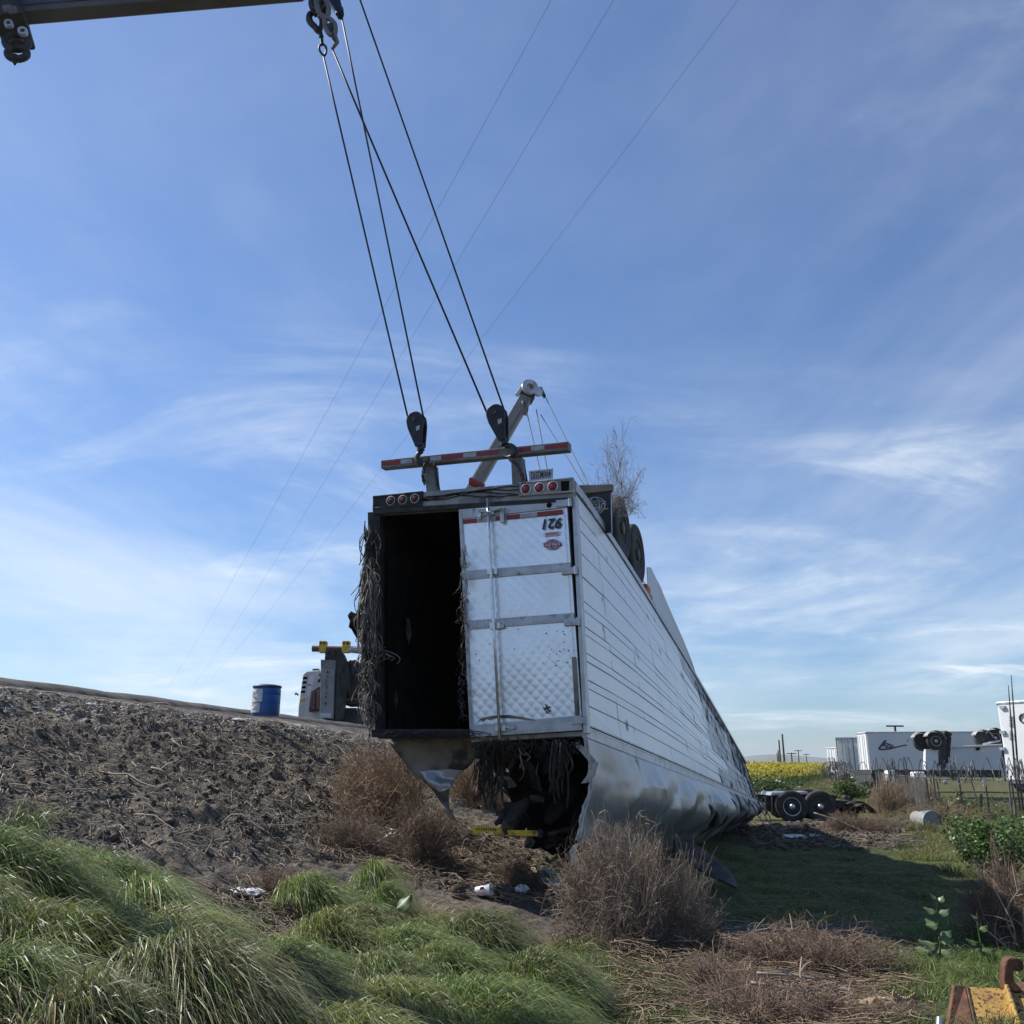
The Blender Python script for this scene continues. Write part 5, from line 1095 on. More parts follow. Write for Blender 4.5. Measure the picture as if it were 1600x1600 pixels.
# flattened turf to the right of the trailer
tp = sample([(1105, 1335), (1330, 1312), (1540, 1368), (1580, 1420), (1480, 1470), (1380, 1480), (1150, 1470), (1100, 1410)], 42000)
n = len(tp); a = vr.normal(-.1, .5, n)+.8*fbm(tp[:, 0]*.8, tp[:, 1]*.8, 2, 201); lean = np.column_stack([np.cos(a), np.sin(a), np.zeros(n)])*.85
V, F, C = grass_blades(tp-[0, 0, .01], lean, vr.uniform(.08, .22, n), vr.uniform(.004, .008, n), droop=.35, upw=.55, cbase=(.135, .165, .055), ctip=(.24, .26, .11), cvar=.5); tt = clumps([(1115, 1345), (1330, 1322), (1520, 1372), (1570, 1420), (1470, 1465), (1380, 1475), (1150, 1465), (1110, 1410)], 150, 60, (.06, .22), .08, .24, (.25, -.1), cbase=(.09, .12, .035), seed_tip=(.2, .22, .09), outw=.8, wmul=1.2); V, F, C = join([(V, F, C)]+tt); tag(big_mesh('flattened_turf', V, F, 'grass', C), 'short flattened green turf in the shadow right of the trailer', 'grass', kind='stuff')
wp = []
wp += clumps([(1400, 1300), (1440, 1275), (1600, 1285), (1680, 1300), (1680, 1350), (1500, 1372), (1440, 1345)], 90, 230, (.2, .5), .2, .6, (.1, 0), cbase=(.12, .15, .05), seed_tip=(.32, .30, .13), outw=.7, wmul=1.7)
wp += clumps([(1330, 1255), (1470, 1250), (1600, 1262), (1680, 1270), (1680, 1290), (1440, 1280), (1360, 1275)], 120, 120, (.3, .7), .3, .8, (.1, 0), cbase=(.11, .13, .05), seed_tip=(.30, .27, .14), outw=.6, wmul=2.4)
wp += clumps([(1200, 1235), (1330, 1215), (1440, 1222), (1450, 1250), (1370, 1262), (1290, 1248)], 130, 110, (.4, .9), .4, .9, (.1, 0), cbase=(.10, .13, .045), seed_tip=(.26, .24, .10), outw=.6, wmul=3.2)
V, F, C = join(wp); tag(big_mesh('roadside_weeds', V, F, 'grass', C), 'mixed green and straw weeds along the fence', 'weeds', kind='stuff')
# mustard field: stems and small yellow flower heads
mp = sample([(1120, 1200), (1340, 1200), (1330, 1210), (1270, 1222), (1215, 1236), (1160, 1238)], 9000)
n = len(mp); L_ = vr.uniform(1.5, 2.3, n)*np.clip(1.1-.0*mp[:, 1], .5, 1.2); lean = vr.normal(0, .12, (n, 3))*[1, 1, 0]
V1, F1, C1 = grass_blades(mp, lean, L_, np.full(n, .05), droop=.1, cbase=(.09, .13, .035), ctip=(.30, .28, .04))
k = 24; base = np.repeat(mp, k, 0)+np.column_stack([vr.normal(0, .24, n*k), vr.normal(0, .24, n*k), np.repeat(L_, k)*vr.uniform(.42, .82, n*k)])
sz = vr.uniform(.02, .058, n*k)[:, None]; q = vr.normal(size=(n*k, 3)); q /= np.linalg.norm(q, axis=1, keepdims=True); q2 = np.cross(q, vr.normal(size=(n*k, 3))); q2 /= np.linalg.norm(q2, axis=1, keepdims=True)
V2 = np.stack([base-q*sz, base-q2*sz, base+q*sz, base+q2*sz], 1).reshape(-1, 3); F2 = np.arange(n*k*4).reshape(-1, 4)
yl = vr.random((n*k, 1)) < .72; cc = np.where(yl, np.array([.62, .50, .03])*vr.uniform(.7, 1.1, (n*k, 1)), np.array([.12, .17, .04])*vr.uniform(.6, 1.3, (n*k, 1)))
V, F, C = join([(V1, F1, C1), (V2, F2, np.repeat(cc, 4, 0))]); tag(big_mesh('mustard_field', V, F, 'leaf', C), 'yellow flowering mustard field beyond the chassis', 'flower field', kind='stuff')

# tumbleweeds and dry brush
def twig_mesh(name, R_, H_, nmain, nsub, nfine, r0, col, seed, spiky=.3):
    r = np.random.default_rng(seed); K = 6; paths = []; rads = []
    f = np.linspace(0, 1, K)
    def grow(start, d, L_, curl, n_):
        side = r.normal(size=(n_, 3)); side -= (side*d).sum(1, keepdims=True)*d
        p = start[:, None, :]+L_[:, None, None]*(d[:, None, :]*f[None, :, None]+curl*side[:, None, :]*(f**2)[None, :, None]); p += r.normal(0, .02, p.shape)*L_[:, None, None]; return p
    th = np.arccos(r.uniform(-.05, 1, nmain)); ph = r.uniform(0, 2*math.pi, nmain); d = np.column_stack([np.sin(th)*np.cos(ph), np.sin(th)*np.sin(ph), np.cos(th)])
    st = np.column_stack([r.normal(0, R_*.18, nmain), r.normal(0, R_*.18, nmain), np.abs(r.normal(0, H_*.08, nmain))])
    env = np.array([R_, R_, H_])
    L_ = np.linalg.norm(d*env, axis=1)*r.uniform(.6, 1.05, nmain); m = grow(st, d*env/np.linalg.norm(d*env, axis=1, keepdims=True), L_, .3, nmain); paths.append(m); rads.append(np.outer(np.full(nmain, r0*1.5), np.linspace(1, .4, K)))
    def branch(par, n_, lo, hi, cv, rr_):
        i = r.integers(0, len(par), n_); t = r.uniform(.15, 1, n_)*(K-1); j = np.minimum(t.astype(int), K-2); fr_ = (t-j)[:, None]
        s_ = par[i, j]*(1-fr_)+par[i, j+1]*fr_; dd = par[i, j+1]-par[i, j]; dd /= np.linalg.norm(dd, axis=1, keepdims=True)+1e-9
        dd = dd+r.normal(0, .75, (n_, 3)); dd /= np.linalg.norm(dd, axis=1, keepdims=True); L2 = r.uniform(lo, hi, n_)*R_; p = grow(s_, dd, L2, cv, n_)
        ext = np.sqrt(((p/env)**2).sum(2, keepdims=True)); sc_ = np.where(ext > 1.0+spiky*r.random((n_, 1, 1)), 1/np.maximum(ext, 1), 1); p = p*sc_; p[..., 2] = np.maximum(p[..., 2], -.03)
        paths.append(p); rads.append(np.outer(np.full(n_, rr_)*r.uniform(.6, 1.4, n_), np.linspace(1, .35, K))); return p
    b = branch(m, nsub, .25, .6, .35, r0); branch(b, nfine, .10, .32, .45, r0*.72)
    P_ = np.concatenate(paths); dirn = np.arctan2(P_[..., 1], P_[..., 0]); P_ = P_*(1+.50*fbm(np.cos(dirn)*1.6+seed, np.sin(dirn)*1.6+P_[..., 2]*1.2, 2, 400+seed))[..., None]; Rr = np.concatenate(rads); V, F = tubes(P_, Rr, 3); c = np.array(col)*(1+.35*r.normal(0, .6, (len(P_), 1, 1)))*np.ones((1, K, 1)); c = np.where(r.random((len(P_), 1, 1)) < .07, c*2.2, c)
    c = np.clip(c, .02, .6); C = np.repeat(c.reshape(-1, 3), 3, 0)
    me_o = big_mesh(name, V, F, 'twig', C); me = me_o.data; bpy.data.objects.remove(me_o); return me
TWB = (.17, .125, .095); TWG = (.22, .175, .14); TWT = (.26, .19, .13)
tw = {'a': twig_mesh('brush_a', 1, 1, 120, 2300, 5200, .0045, TWG, 1, .4), 'b': twig_mesh('brush_b', 1, 1, 90, 1500, 3200, .0042, TWT, 2), 'c': twig_mesh('brush_c', 1, 1, 90, 1300, 2600, .006, TWB, 3, .5), 'e': twig_mesh('brush_e', 1, 1, 70, 1500, 3400, .005, (.205, .165, .13), 8, .6), 'd': twig_mesh('brush_d', 1, 1, 26, 160, 420, .005, (.24, .23, .23), 4, .7)}
def brush(px, py, wpx, hpx, kind, label, cat='brush', Y=None, name='tumbleweed', zoff=-.03, group=None, rot=None):
    b = on_ground(px, py) if Y is None else P(px, py, Y); dep = b[1]*CP+(b[2]-1.7)*SP; R_ = wpx/2/FPX*dep; H_ = hpx/FPX*dep
    o = bpy.data.objects.new(name, tw[kind]); link(o); o.location = (b[0], b[1]+(R_*.3 if Y is None else 0), 0); o.location.z = (hgt(b[0], b[1]+R_*.3) if Y is None else b[2])+zoff; o.scale = (R_, R_, H_); o.rotation_euler = (0, 0, vr.uniform(0, 6.28) if rot is None else rot); WL[o.name] = np.array(o.location)
    return tag(o, label, cat, group)
GB = 'dry brush clumps'
brush(985, 1487, 185, 160, 'a', 'large grey-brown tumbleweed in front of the trailer roof skin', group=GB)
brush(1068, 1490, 130, 105, 'e', 'smaller tumbleweed leaning on the right of the large one', group=GB)
brush(595, 1290, 170, 130, 'b', 'tan brush clump on the slope below the open trailer end', group=GB)
brush(655, 1350, 120, 85, 'c', 'low reddish brush clump just below the white plastic loop', group=GB)
brush(540, 1330, 120, 50, 'c', 'low brush mat left of the reddish clump', group=GB)
brush(425, 1400, 120, 40, 'c', 'low reddish brush on the slope foot behind the grass', group=GB)
brush(745, 1262, 120, 80, 'b', 'sunlit tan brush seen through the gap under the trailer', group=GB)
brush(808, 1385, 100, 36, 'c', 'low brush between the white cup and the white bag', group=GB)
brush(905, 1400, 80, 55, 'c', 'brush at the foot of the torn roof strip', group=GB)
brush(1395, 1272, 70, 52, 'b', 'left half of the tall tan brush before the fence corner', group=GB)
brush(1432, 1270, 76, 56, 'b', 'right half of the tall tan brush before the fence corner', group=GB)
brush(1350, 1304, 110, 30, 'c', 'low brown brush beside the chassis fender', group=GB)
brush(1312, 1290, 40, 16, 'c', 'small dark brush under the chassis frame', group=GB)
brush(1590, 1490, 150, 120, 'c', 'dark tumbleweed at the right edge behind the green weeds', group=GB)
brush(1290, 1216, 44, 20, 'b', 'far tan brush at the right end of the yellow field', group=GB)
brush(1325, 1222, 60, 20, 'b', 'far grey-tan brush beside the receding fence', group=GB)
brush(1490, 1290, 120, 34, 'b', 'straw brush behind the short pipe', group=GB)
brush(1120, 1570, 190, 62, 'c', 'low brown mat of brush in the foreground right of centre', group=GB)
brush(1290, 1530, 220, 66, 'c', 'brown brush mat below the pale dead branches', group=GB)
brush(1200, 1620, 240, 70, 'c', 'brown brush mat at the bottom picture edge', group=GB)
brush(1380, 1620, 180, 50, 'c', 'brown brush mat around the cardboard scrap', group=GB)
brush(860, 1590, 190, 60, 'c', 'brown brush mat at the bottom between two grass mounds', group=GB)
brush(966, 785, 92, 100, 'd', 'leafless grey brush caught on top of the trailer axle', Y=13.6, group=GB)
brush(985, 800, 50, 50, 'd', 'small sprig of grey brush hanging over the trailer tyre', Y=13.9, group=GB)

# litter of twigs and straw, clods and stones
def litter(name, poly, n, lmin, lmax, r0, col, label, arc=.25, lift=.02, cvar=.4):
    q = sample(poly, n); n = len(q); K = 5; f = np.linspace(-.5, .5, K); a = vr.uniform(0, 2*math.pi, n); d = np.column_stack([np.cos(a), np.sin(a), vr.normal(0, .15, n)]); s_ = np.column_stack([-np.sin(a), np.cos(a), np.zeros(n)]); L_ = vr.uniform(lmin, lmax, n)
    p = q[:, None, :]+L_[:, None, None]*(d[:, None, :]*f[None, :, None]+s_[:, None, :]*(arc*vr.normal(0, 1, (n, 1, 1)))*(f**2)[None, :, None]*2)
    p[..., 2] = hgt(p[..., 0], p[..., 1])+r0+np.abs(vr.normal(0, lift, (n, 1)))+(np.abs(vr.normal(0, .12, (n, 1)))*L_[:, None])*(.5-np.abs(f))[None]
    V, F = tubes(p, np.full((n, K), r0)*vr.uniform(.5, 1.5, (n, 1)), 3); c = np.array(col)*(1+cvar*vr.normal(0, .7, (n, 1))); C = np.repeat(np.clip(c, .03, .55), K*3, 0)
    return tag(big_mesh(name, V, F, 'twig', C), label, 'litter', kind='stuff')
SLOPE = [(-120, 1070), (0, 1075), (300, 1114), (560, 1150), (640, 1200), (720, 1280), (560, 1330), (430, 1360), (200, 1330), (0, 1335), (-120, 1345)]
litter('straw_litter', SLOPE, 9000, .03, .18, .0035, (.30, .26, .205), 'straw and twig bits strewn over the embankment')
litter('slope_sticks', SLOPE, 260, .2, .7, .009, (.24, .20, .16), 'dead sticks lying on the embankment', .4)
litter('brush_litter', [(420, 1340), (560, 1300), (700, 1280), (900, 1330), (930, 1430), (820, 1420), (640, 1380), (520, 1340)], 3800, .06, .4, .0045, (.18, .14, .105), 'dead twigs on the ground before the trailer end', .4, .05)
litter('foreground_litter', [(960, 1500), (1130, 1475), (1400, 1480), (1430, 1520), (1440, 1760), (960, 1760)], 9000, .06, .4, .004, (.19, .145, .10), 'brown twig litter in the right foreground', .5, .06)
litter('valley_litter', [(330, 1400), (470, 1385), (500, 1430), (450, 1520), (340, 1500)], 1600, .06, .35, .0045, (.20, .165, .125), 'dead twigs between the two masses of grass', .4, .05)
litter('pale_litter', [(1120, 1450), (1400, 1455), (1430, 1495), (1150, 1500)], 900, .1, .5, .0035, (.22, .20, .18), 'thin grey stems along the edge of the turf', .3, .03)
litter('chassis_litter', [(1170, 1290), (1400, 1285), (1450, 1330), (1180, 1325)], 1500, .1, .6, .008, (.17, .145, .115), 'sticks and straw on the churned soil beyond the trailer', .3, .04)
ICO = None
def rocks(name, poly, n, rmin, rmax, m, label, cat, flat=.7):
    q = sample(poly, n); n = len(q); t = (1+5**.5)/2
    b = np.array([(-1, t, 0), (1, t, 0), (-1, -t, 0), (1, -t, 0), (0, -1, t), (0, 1, t), (0, -1, -t), (0, 1, -t), (t, 0, -1), (t, 0, 1), (-t, 0, -1), (-t, 0, 1)])/math.hypot(1, t)
    fc = np.array([(0, 11, 5), (0, 5, 1), (0, 1, 7), (0, 7, 10), (0, 10, 11), (1, 5, 9), (5, 11, 4), (11, 10, 2), (10, 7, 6), (7, 1, 8), (3, 9, 4), (3, 4, 2), (3, 2, 6), (3, 6, 8), (3, 8, 9), (4, 9, 5), (2, 4, 11), (6, 2, 10), (8, 6, 7), (9, 8, 1)])
    r_ = rmin*(rmax/rmin)**(vr.random(n)**2.2); V = b[None]*vr.uniform(.45, 1.35, (n, 12, 1))*r_[:, None, None]*vr.uniform(.55, 1.5, (n, 1, 3))*[1, 1, flat]; V = V+q[:, None, :]+np.array([0, 0, .05])*r_[:, None, None]
    F = fc[None]+np.arange(n)[:, None, None]*12; return tag(big_mesh(name, V.reshape(-1, 3), F.reshape(-1, 3), m, nside=3), label, cat, kind='stuff')
rocks('pale_clods', SLOPE, 6000, .005, .035, 'claylump', 'paler dry clods of earth over the embankment', 'soil')
rocks('dirt_clods', SLOPE, 11000, .006, .050, 'clod', 'dark clods of earth over the embankment', 'soil')
rocks('gravel_stones', [(-120, 1066), (0, 1072), (300, 1112), (560, 1146), (620, 1172), (420, 1146), (200, 1126), (-120, 1106)], 5200, .008, .045, 'stone', 'pale gravel along the top of the slope', 'gravel')
rocks('pale_stones', SLOPE, 700, .006, .030, 'stone', 'pale stones scattered on the embankment', 'stones')
rocks('churned_clods', [(1150, 1290), (1420, 1282), (1480, 1330), (1180, 1330)], 3600, .02, .12, 'clod', 'dark churned clods between trailer nose and weeds', 'soil')
rocks('debris_clods', [(640, 1300), (900, 1300), (930, 1420), (700, 1400)], 1600, .015, .11, 'clod', 'dark burnt crumbs under the trailer end', 'soil')

# ---------------------------------------------------------------- leafy plants
def leaf_bush(name, b, R_, H_, n, ls, col, label, seed, cat='bush', stems=14):
    r = np.random.default_rng(seed); th = thing(name, b, label, cat); K = 6; f = np.linspace(0, 1, K)
    d = r.normal(0, .5, (stems, 3)); d[:, 2] = 1; tips = np.column_stack([d[:, 0]*R_*1.3, d[:, 1]*R_*1.3, H_*r.uniform(.7, 1.05, stems)])
    p = np.asarray(b)+tips[:, None, :]*np.stack([f**1.3, f**1.3, f], 1)[None]; V, F = tubes(p, np.outer(np.full(stems, .012*R_/.5), np.linspace(1, .3, K)), 4); big_mesh('stem', V-WL[th.name], F, 'leaf', np.full((len(V), 3), .09)*[.8, 1, .4], parent=th)
    i = r.integers(0, stems, n); t = r.uniform(.2, 1.05, n); c = np.asarray(b)+tips[i]*np.column_stack([t**1.3, t**1.3, t])+r.normal(0, .16, (n, 3))*R_
    a = r.normal(size=(n, 3)); a[:, 2] = a[:, 2]*.5+.1; a /= np.linalg.norm(a, axis=1, keepdims=True); s_ = np.cross(a, r.normal(size=(n, 3))*[.4, .4, 1]); s_ /= np.linalg.norm(s_, axis=1, keepdims=True); nn_ = np.cross(a, s_); L_ = ls*r.uniform(.5, 1.3, n)[:, None]
    V = np.stack([c, c+a*L_*.35-s_*L_*.32+nn_*L_*.06, c+a*L_*.7-s_*L_*.22, c+a*L_+nn_*L_*-.15, c+a*L_*.7+s_*L_*.22, c+a*L_*.35+s_*L_*.32+nn_*L_*.06], 1).reshape(-1, 3)
    o_ = np.arange(n)[:, None]*6; F = np.concatenate([o_+[0, 1, 2, 5], o_+[5, 2, 3, 4]]); cc = np.array(col)*(1+.3*r.normal(0, .7, (n, 1)))*(1+.1*r.normal(0, 1, (n, 3)))
    big_mesh('foliage', V-WL[th.name], F, 'leaf', np.repeat(np.clip(cc, .01, .5), 6, 0), parent=th); return th
b = on_ground(1565, 1385); leaf_bush('leafy_bush', b, .52, .95, 4200, .062, (.085, .145, .04), 'dense green leafy bush at the right edge beyond the turf', 1)
b = on_ground(1625, 1350); leaf_bush('leafy_bush', b, .7, .7, 4200, .062, (.10, .15, .045), 'green bush cut by the right picture edge above the leafy bush', 2)
b = on_ground(1515, 1350); leaf_bush('leafy_bush', b, .4, .5, 1300, .055, (.10, .155, .045), 'small low green bush at the left foot of the leafy bush', 6)
b = on_ground(1505, 1275); leaf_bush('leafy_bush', b, .7, .6, 900, .10, (.10, .13, .045), 'loose grey-green shrub below the fence corner', 3)
b = on_ground(1330, 1250); leaf_bush('leafy_bush', b, 1.3, .9, 1500, .16, (.07, .11, .03), 'dark green weed clump behind the chassis', 4)
b = on_ground(1215, 1248); leaf_bush('leafy_bush', b, 1.6, 1.0, 1500, .16, (.06, .10, .028), 'dark green weed clump at the foot of the yellow field', 5)
def broad_plant(px, py, toppx, leaves, label, col, ls=.12, lean=0.):
    b = on_ground(px, py); t_ = P(px+lean, toppx, b[1]); h = t_-b; th = thing('leafy_weed', b, label, 'plant')
    K = 6; st = [b+h*f+np.array([.02*math.sin(f*5), 0, 0]) for f in np.linspace(0, 1, K)]; mb = MB(); mb.tube(st, list(np.linspace(.010, .004, K)), 5); mb.build('stem', 'leafplain', th)
    for fz, az, el, sz in leaves:
        c = b+h*fz; d = nz(np.array([math.cos(az), math.sin(az)*.7, el])); s_ = nz(np.cross(d, [0, -.5, 1])); n_ = np.cross(d, s_)
        def lf(a, bb): wd = math.sin(math.pi*min(1, (a*.92+.06)))**.8*.42; return c+d*sz*(.15+a)+s_*sz*wd*(bb-.5)*2+n_*sz*(.14*abs(bb-.5)*2-.25*a*a+.05*math.sin(a*9+az)*abs(bb-.5)*2)
        mb = MB(); mb.grid(lf, 7, 4); mb.tube([c, c+d*sz*.16], .004, 4); mb.build('leaf', 'leafplain' if col == 0 else 'leafpale', th, True)
M['leafplain'] = mat('weed_leaf', (.07, .12, .035), (.10, .15, .05), 8, .45, trans=.3); M['leafpale'] = mat('pale_leaf', (.17, .22, .11), (.12, .17, .07), 8, .4, trans=.25)
lr = random.Random(9)
broad_plant(1466, 1512, 1402, [(.97, 2.6, .5, .07), (.93, .4, .6, .07), (.80, 2.8, .1, .11), (.76, .3, .2, .10), (.62, 3.4, -.2, .11), (.6, 2.2, .2, .10), (.42, .2, .3, .12), (.40, -.3, -.1, .11), (.34, 3.3, .0, .17), (.28, 2.6, -.2, .17), (.2, .6, .0, .15), (.18, 4.0, .1, .16)], 'pale-leaved upright weed standing in front of the dark turf', 1)
broad_plant(185, 1545, 1478, [(.95, .2, .5, .13), (.8, 2.9, .1, .17), (.65, -.6, .1, .15), (.5, .6, -.1, .18), (.35, 3.6, .0, .17)], 'broad-leaved weed poking out of the grass at lower left', 1)
broad_plant(615, 1490, 1418, [(.95, .6, .5, .16), (.9, 2.4, .3, .16), (.6, .2, -.2, .22), (.5, 3.0, -.1, .20), (.35, -.5, -.2, .22), (.3, 4.0, .0, .2)], 'dark broad-leaved weed in the middle of the foreground grass', 0)
broad_plant(1530, 1520, 1426, [(.9, 2.5, .3, .06), (.7, .3, .3, .08), (.5, 3., .1, .1), (.35, .2, .0, .12)], 'thin flowering weed stalk left of the rusty steel piece', 0)
broad_plant(700, 1480, 1436, [(.9, .6, .3, .10), (.7, 2.6, .1, .12), (.4, 0, 0, .14)], 'small dark broad-leaved weed right of the middle one', 0)
broad_plant(862, 1398, 1345, [(.95, .6, .8, .10), (.9, 2.4, .7, .10), (.6, .2, .5, .12), (.5, 3.0, .6, .12)], 'bright green sprout beside the white plastic bag', 0)

# ---------------------------------------------------------------- debris
DB = np.random.default_rng(23)
for k in range(40):
    px_ = DB.uniform(765, 908); py_ = DB.uniform(1185, 1320); c = Rp(px_, py_, -DB.uniform(.25, 1.6)); X_ = nz(DB.normal(size=3)); Y_ = nz(np.cross(X_, DB.normal(size=3))); Z_ = np.cross(X_, Y_); sz = DB.uniform(.18, .6); s2 = sz*DB.uniform(.3, .9)
    mb = MB(); out_ = []
    for j in range(7):
        a = j/7*6.283; rr_ = DB.uniform(.6, 1.15); out_.append(c+X_*sz*.5*rr_*math.cos(a)+Y_*s2*.5*rr_*math.sin(a)+Z_*DB.normal(0, .02))
    mb.slab(out_, Z_*DB.uniform(.02, .07)); tag(mb.build('charred_board', ['char', 'soot', 'lining', 'fibredark'][k % 4], None, origin=c), 'charred board in the dark tangle hanging under the trailer rear', 'debris', 'charred boards under the trailer')
for k, (px_, py_, sz, lb) in enumerate(((770, 1272, .22, 'pale broken foam block under the left of the dark tangle'), (862, 1330, .4, 'burnt black lump leaning below the torn strip'), (880, 1338, .45, 'burnt black board standing at the foot of the torn strip'), (706, 1300, .16, 'dark lump of soil under the torn lining'))):
    b = on_ground(px_, py_); X_ = nz(DB.normal(size=3)); Y_ = nz(np.cross(X_, DB.normal(size=3))); Z_ = np.cross(X_, Y_); mb = MB(); out_ = [b+X_*sz*.5*DB.uniform(.7, 1.1)*math.cos(a)+Y_*sz*.4*math.sin(a) for a in np.linspace(0, 6.283, 9)[:-1]]; mb.slab(out_, Z_*sz*.5)
    tag(mb.build('broken_block', 'edge' if k == 0 else 'char', None, origin=b, bevel=.03), lb, 'debris', 'broken blocks')
for k in range(22):
    c = on_ground(DB.uniform(690, 915), DB.uniform(1322, 1400)); X_ = nz(DB.normal(size=3)*[1, 1, .25]); Y_ = nz(np.cross(X_, DB.normal(size=3)*[.4, .4, 1])); Z_ = np.cross(X_, Y_); sz = DB.uniform(.08, .34); s2 = sz*DB.uniform(.25, .8); mb = MB()
    mb.slab([c+np.array([0, 0, .03])+X_*sz*.5*DB.uniform(.6, 1.15)*math.cos(a)+Y_*s2*.5*math.sin(a) for a in np.linspace(0, 6.283, 8)[:-1]], Z_*DB.uniform(.008, .03)); tag(mb.build('burnt_scrap', ['lining', 'fibredark', 'soot', 'fibre'][k % 4], None, origin=c), 'burnt scrap lying on the ground before the trailer end', 'debris', 'burnt scraps on the ground')
YB = thing('load_bar', Rp(760, 1310, .1), 'yellow flat load bar with worn lettering under the trailer end', 'load bar')
def yq(pix, off): return [Rp(x, y, off) for x, y in pix]
mb = MB(); mb.slab(yq(((737, 1291), (782, 1293.5), (786, 1307), (771, 1305), (769, 1301), (748, 1300), (747, 1303.5), (739, 1302.5)), .1), BK*.04); mb.build('bar_plate', 'yellow', YB, bevel=.004)
for k in range(9):
    x = 744+k*3.7; mb = MB(); mb.slab(yq(((x, 1293.4+k*.12), (x+2.2, 1293.5+k*.12), (x+2.2-(k % 3)*.5, 1297.6+k*.12), (x+(k % 2)*.8, 1297.5+k*.12)), .104), BK*.003); mb.build('worn_letter', 'rust', YB)
YB2 = thing('load_bar', Rp(815, 1304, -.1), 'dull yellow bar half hidden in shadow right of the lettered one', 'load bar')
mb = MB(); mb.slab(yq(((792, 1297), (842, 1298), (842, 1307), (794, 1306)), -.1), BK*.05); mb.build('bar_body', 'yellow', YB2, bevel=.006)
mb = MB(); mb.slab(yq(((840, 1296), (846, 1296), (846, 1309), (840, 1309)), -.08), BK*.06); mb.build('bar_end', 'soot', YB2, bevel=.006)
def crumple(name, c, size, m, label, cat, seed, el=(1, 1, .7), k=1.9):
    r = np.random.default_rng(seed); mb = MB(); nu, nv = 26, 16
    def f(a, b):
        th = 2*math.pi*a; ph = math.pi*b; n_ = np.array([math.cos(th)*math.sin(ph), math.sin(th)*math.sin(ph), math.cos(ph)])
        q = n_*k; s = abs(fbm(np.array([q[0]+q[2]*.7+seed]), np.array([q[1]-q[2]*.6]), 3, 300+seed)[0]); return np.asarray(c)+n_*size*np.array(el)*(.75+.75*s)
    mb.grid(f, nu, nv); return tag(mb.build(name, m, None, origin=c), label, cat)
b = on_ground(857, 1392); crumple('plastic_bag', b+[0, 0, .13], .17, 'plastic', 'crumpled white plastic bag at the foot of the burnt heap', 'plastic bag', 1, (1, .7, .8))
b = on_ground(1238, 1312); crumple('plastic_scrap', b+[0, 0, .05], .3, 'plastic', 'flat pale plastic scrap on the churned soil beyond the turf', 'plastic scrap', 2, (1.3, .8, .25)); b = on_ground(1272, 1309); crumple('plastic_scrap', b+[0, 0, .03], .2, 'plastic', 'smaller pale scrap right of the flat plastic scrap', 'plastic scrap', 3, (1.2, .7, .3))
b = on_ground(815, 1396); crumple('paper_wad', b+[0, 0, .05], .07, 'label', 'small white paper wad right of the white cup', 'paper', 4, (1.2, .8, .7))
b = on_ground(378, 1402); crumple('rag', b+[0, 0, .04], .12, 'label', 'dirty white rag at the edge of the grass on the slope', 'rag', 5, (1.5, .8, .3))
b = on_ground(1345, 1590); crumple('paper_wad', b+[0, 0, .05], .12, 'cardboard', 'crumpled brown paper left of the cardboard scrap', 'paper', 6, (1.4, .7, .6))
b = on_ground(1230, 1600); crumple('paper_wad', b+[0, 0, .03], .05, 'label', 'tiny white scrap at the bottom edge in the brown mat', 'paper', 7, (1.8, .8, .5))
b = on_ground(370, 1128); crumple('paper_wad', b+[0, 0, .04], .10, 'label', 'white scrap on the slope below the blue drum', 'paper', 8, (1.8, .8, .3)); b = on_ground(140, 1104); crumple('paper_wad', b+[0, 0, .03], .06, 'label', 'white scrap high on the slope at left', 'paper', 9, (1.6, .8, .5)); b = on_ground(95, 1118); crumple('paper_wad', b+[0, 0, .02], .04, 'label', 'tiny white scrap below the high left one', 'paper', 10, (1.6, .8, .4))
b = on_ground(755, 1403); CU = thing('paper_cup', b, 'crushed white paper cup with red marks lying before the trailer', 'cup'); ca = b+[-.09, 0, .07]; cax = nz((1, -.25, .15))
mb = MB(); mb.lathe(ca, cax, [(.0, 0), (.045, 0), (.062, .18), (.058, .18), (.04, .01), (0, .01)], 20); mb.V = [tuple(np.array(v)*[1, 1, 1]+np.array([0, 0, .008*math.sin(v[0]*60)])) for v in mb.V]; mb.build('cup_wall', 'whitep', CU)
mb = MB(); mb.lathe(ca+cax*.18, cax, [(.058, -.004), (.067, -.004), (.067, .006), (.058, .006), (.058, -.004)], 20); mb.build('cup_rim', 'whitep', CU); mb = MB(); mb.slab([ca+cax*t+np.array([0, -.056, .012+z]) for t, z in ((.05, 0), (.11, .01), (.10, .035), (.06, .03))], np.array([0, .003, 0])); mb.build('cup_mark', 'redp', CU)
b = on_ground(604, 1338); pts = [b+np.array([x, 0, z]) for x, z in ((-.10, .05), (-.09, .14), (-.05, .21), (.02, .26), (.07, .30), (.03, .33))]; pts2 = [b+np.array([x, -.03, z]) for x, z in ((.12, .22), (.04, .19), (-.01, .22), (.03, .27), (.09, .27), (.14, .32))]
mb = MB(); mb.tube(catm(pts, 4), .016, 6); mb.tube(catm(pts2, 4), .014, 6); mb.tube([pts[-1], pts2[-1]], .012, 5); tag(mb.build('plastic_strip', 'plastic', None, True, origin=b), 'curled white plastic strip sticking up before the brush', 'plastic strip')
b = on_ground(1385, 1598); crumple('cardboard_scrap', b+[0, 0, .10], .12, 'cardboard', 'crumpled brown cardboard scrap in the right foreground', 'cardboard', 21, (1.7, .8, .55), 2.6)
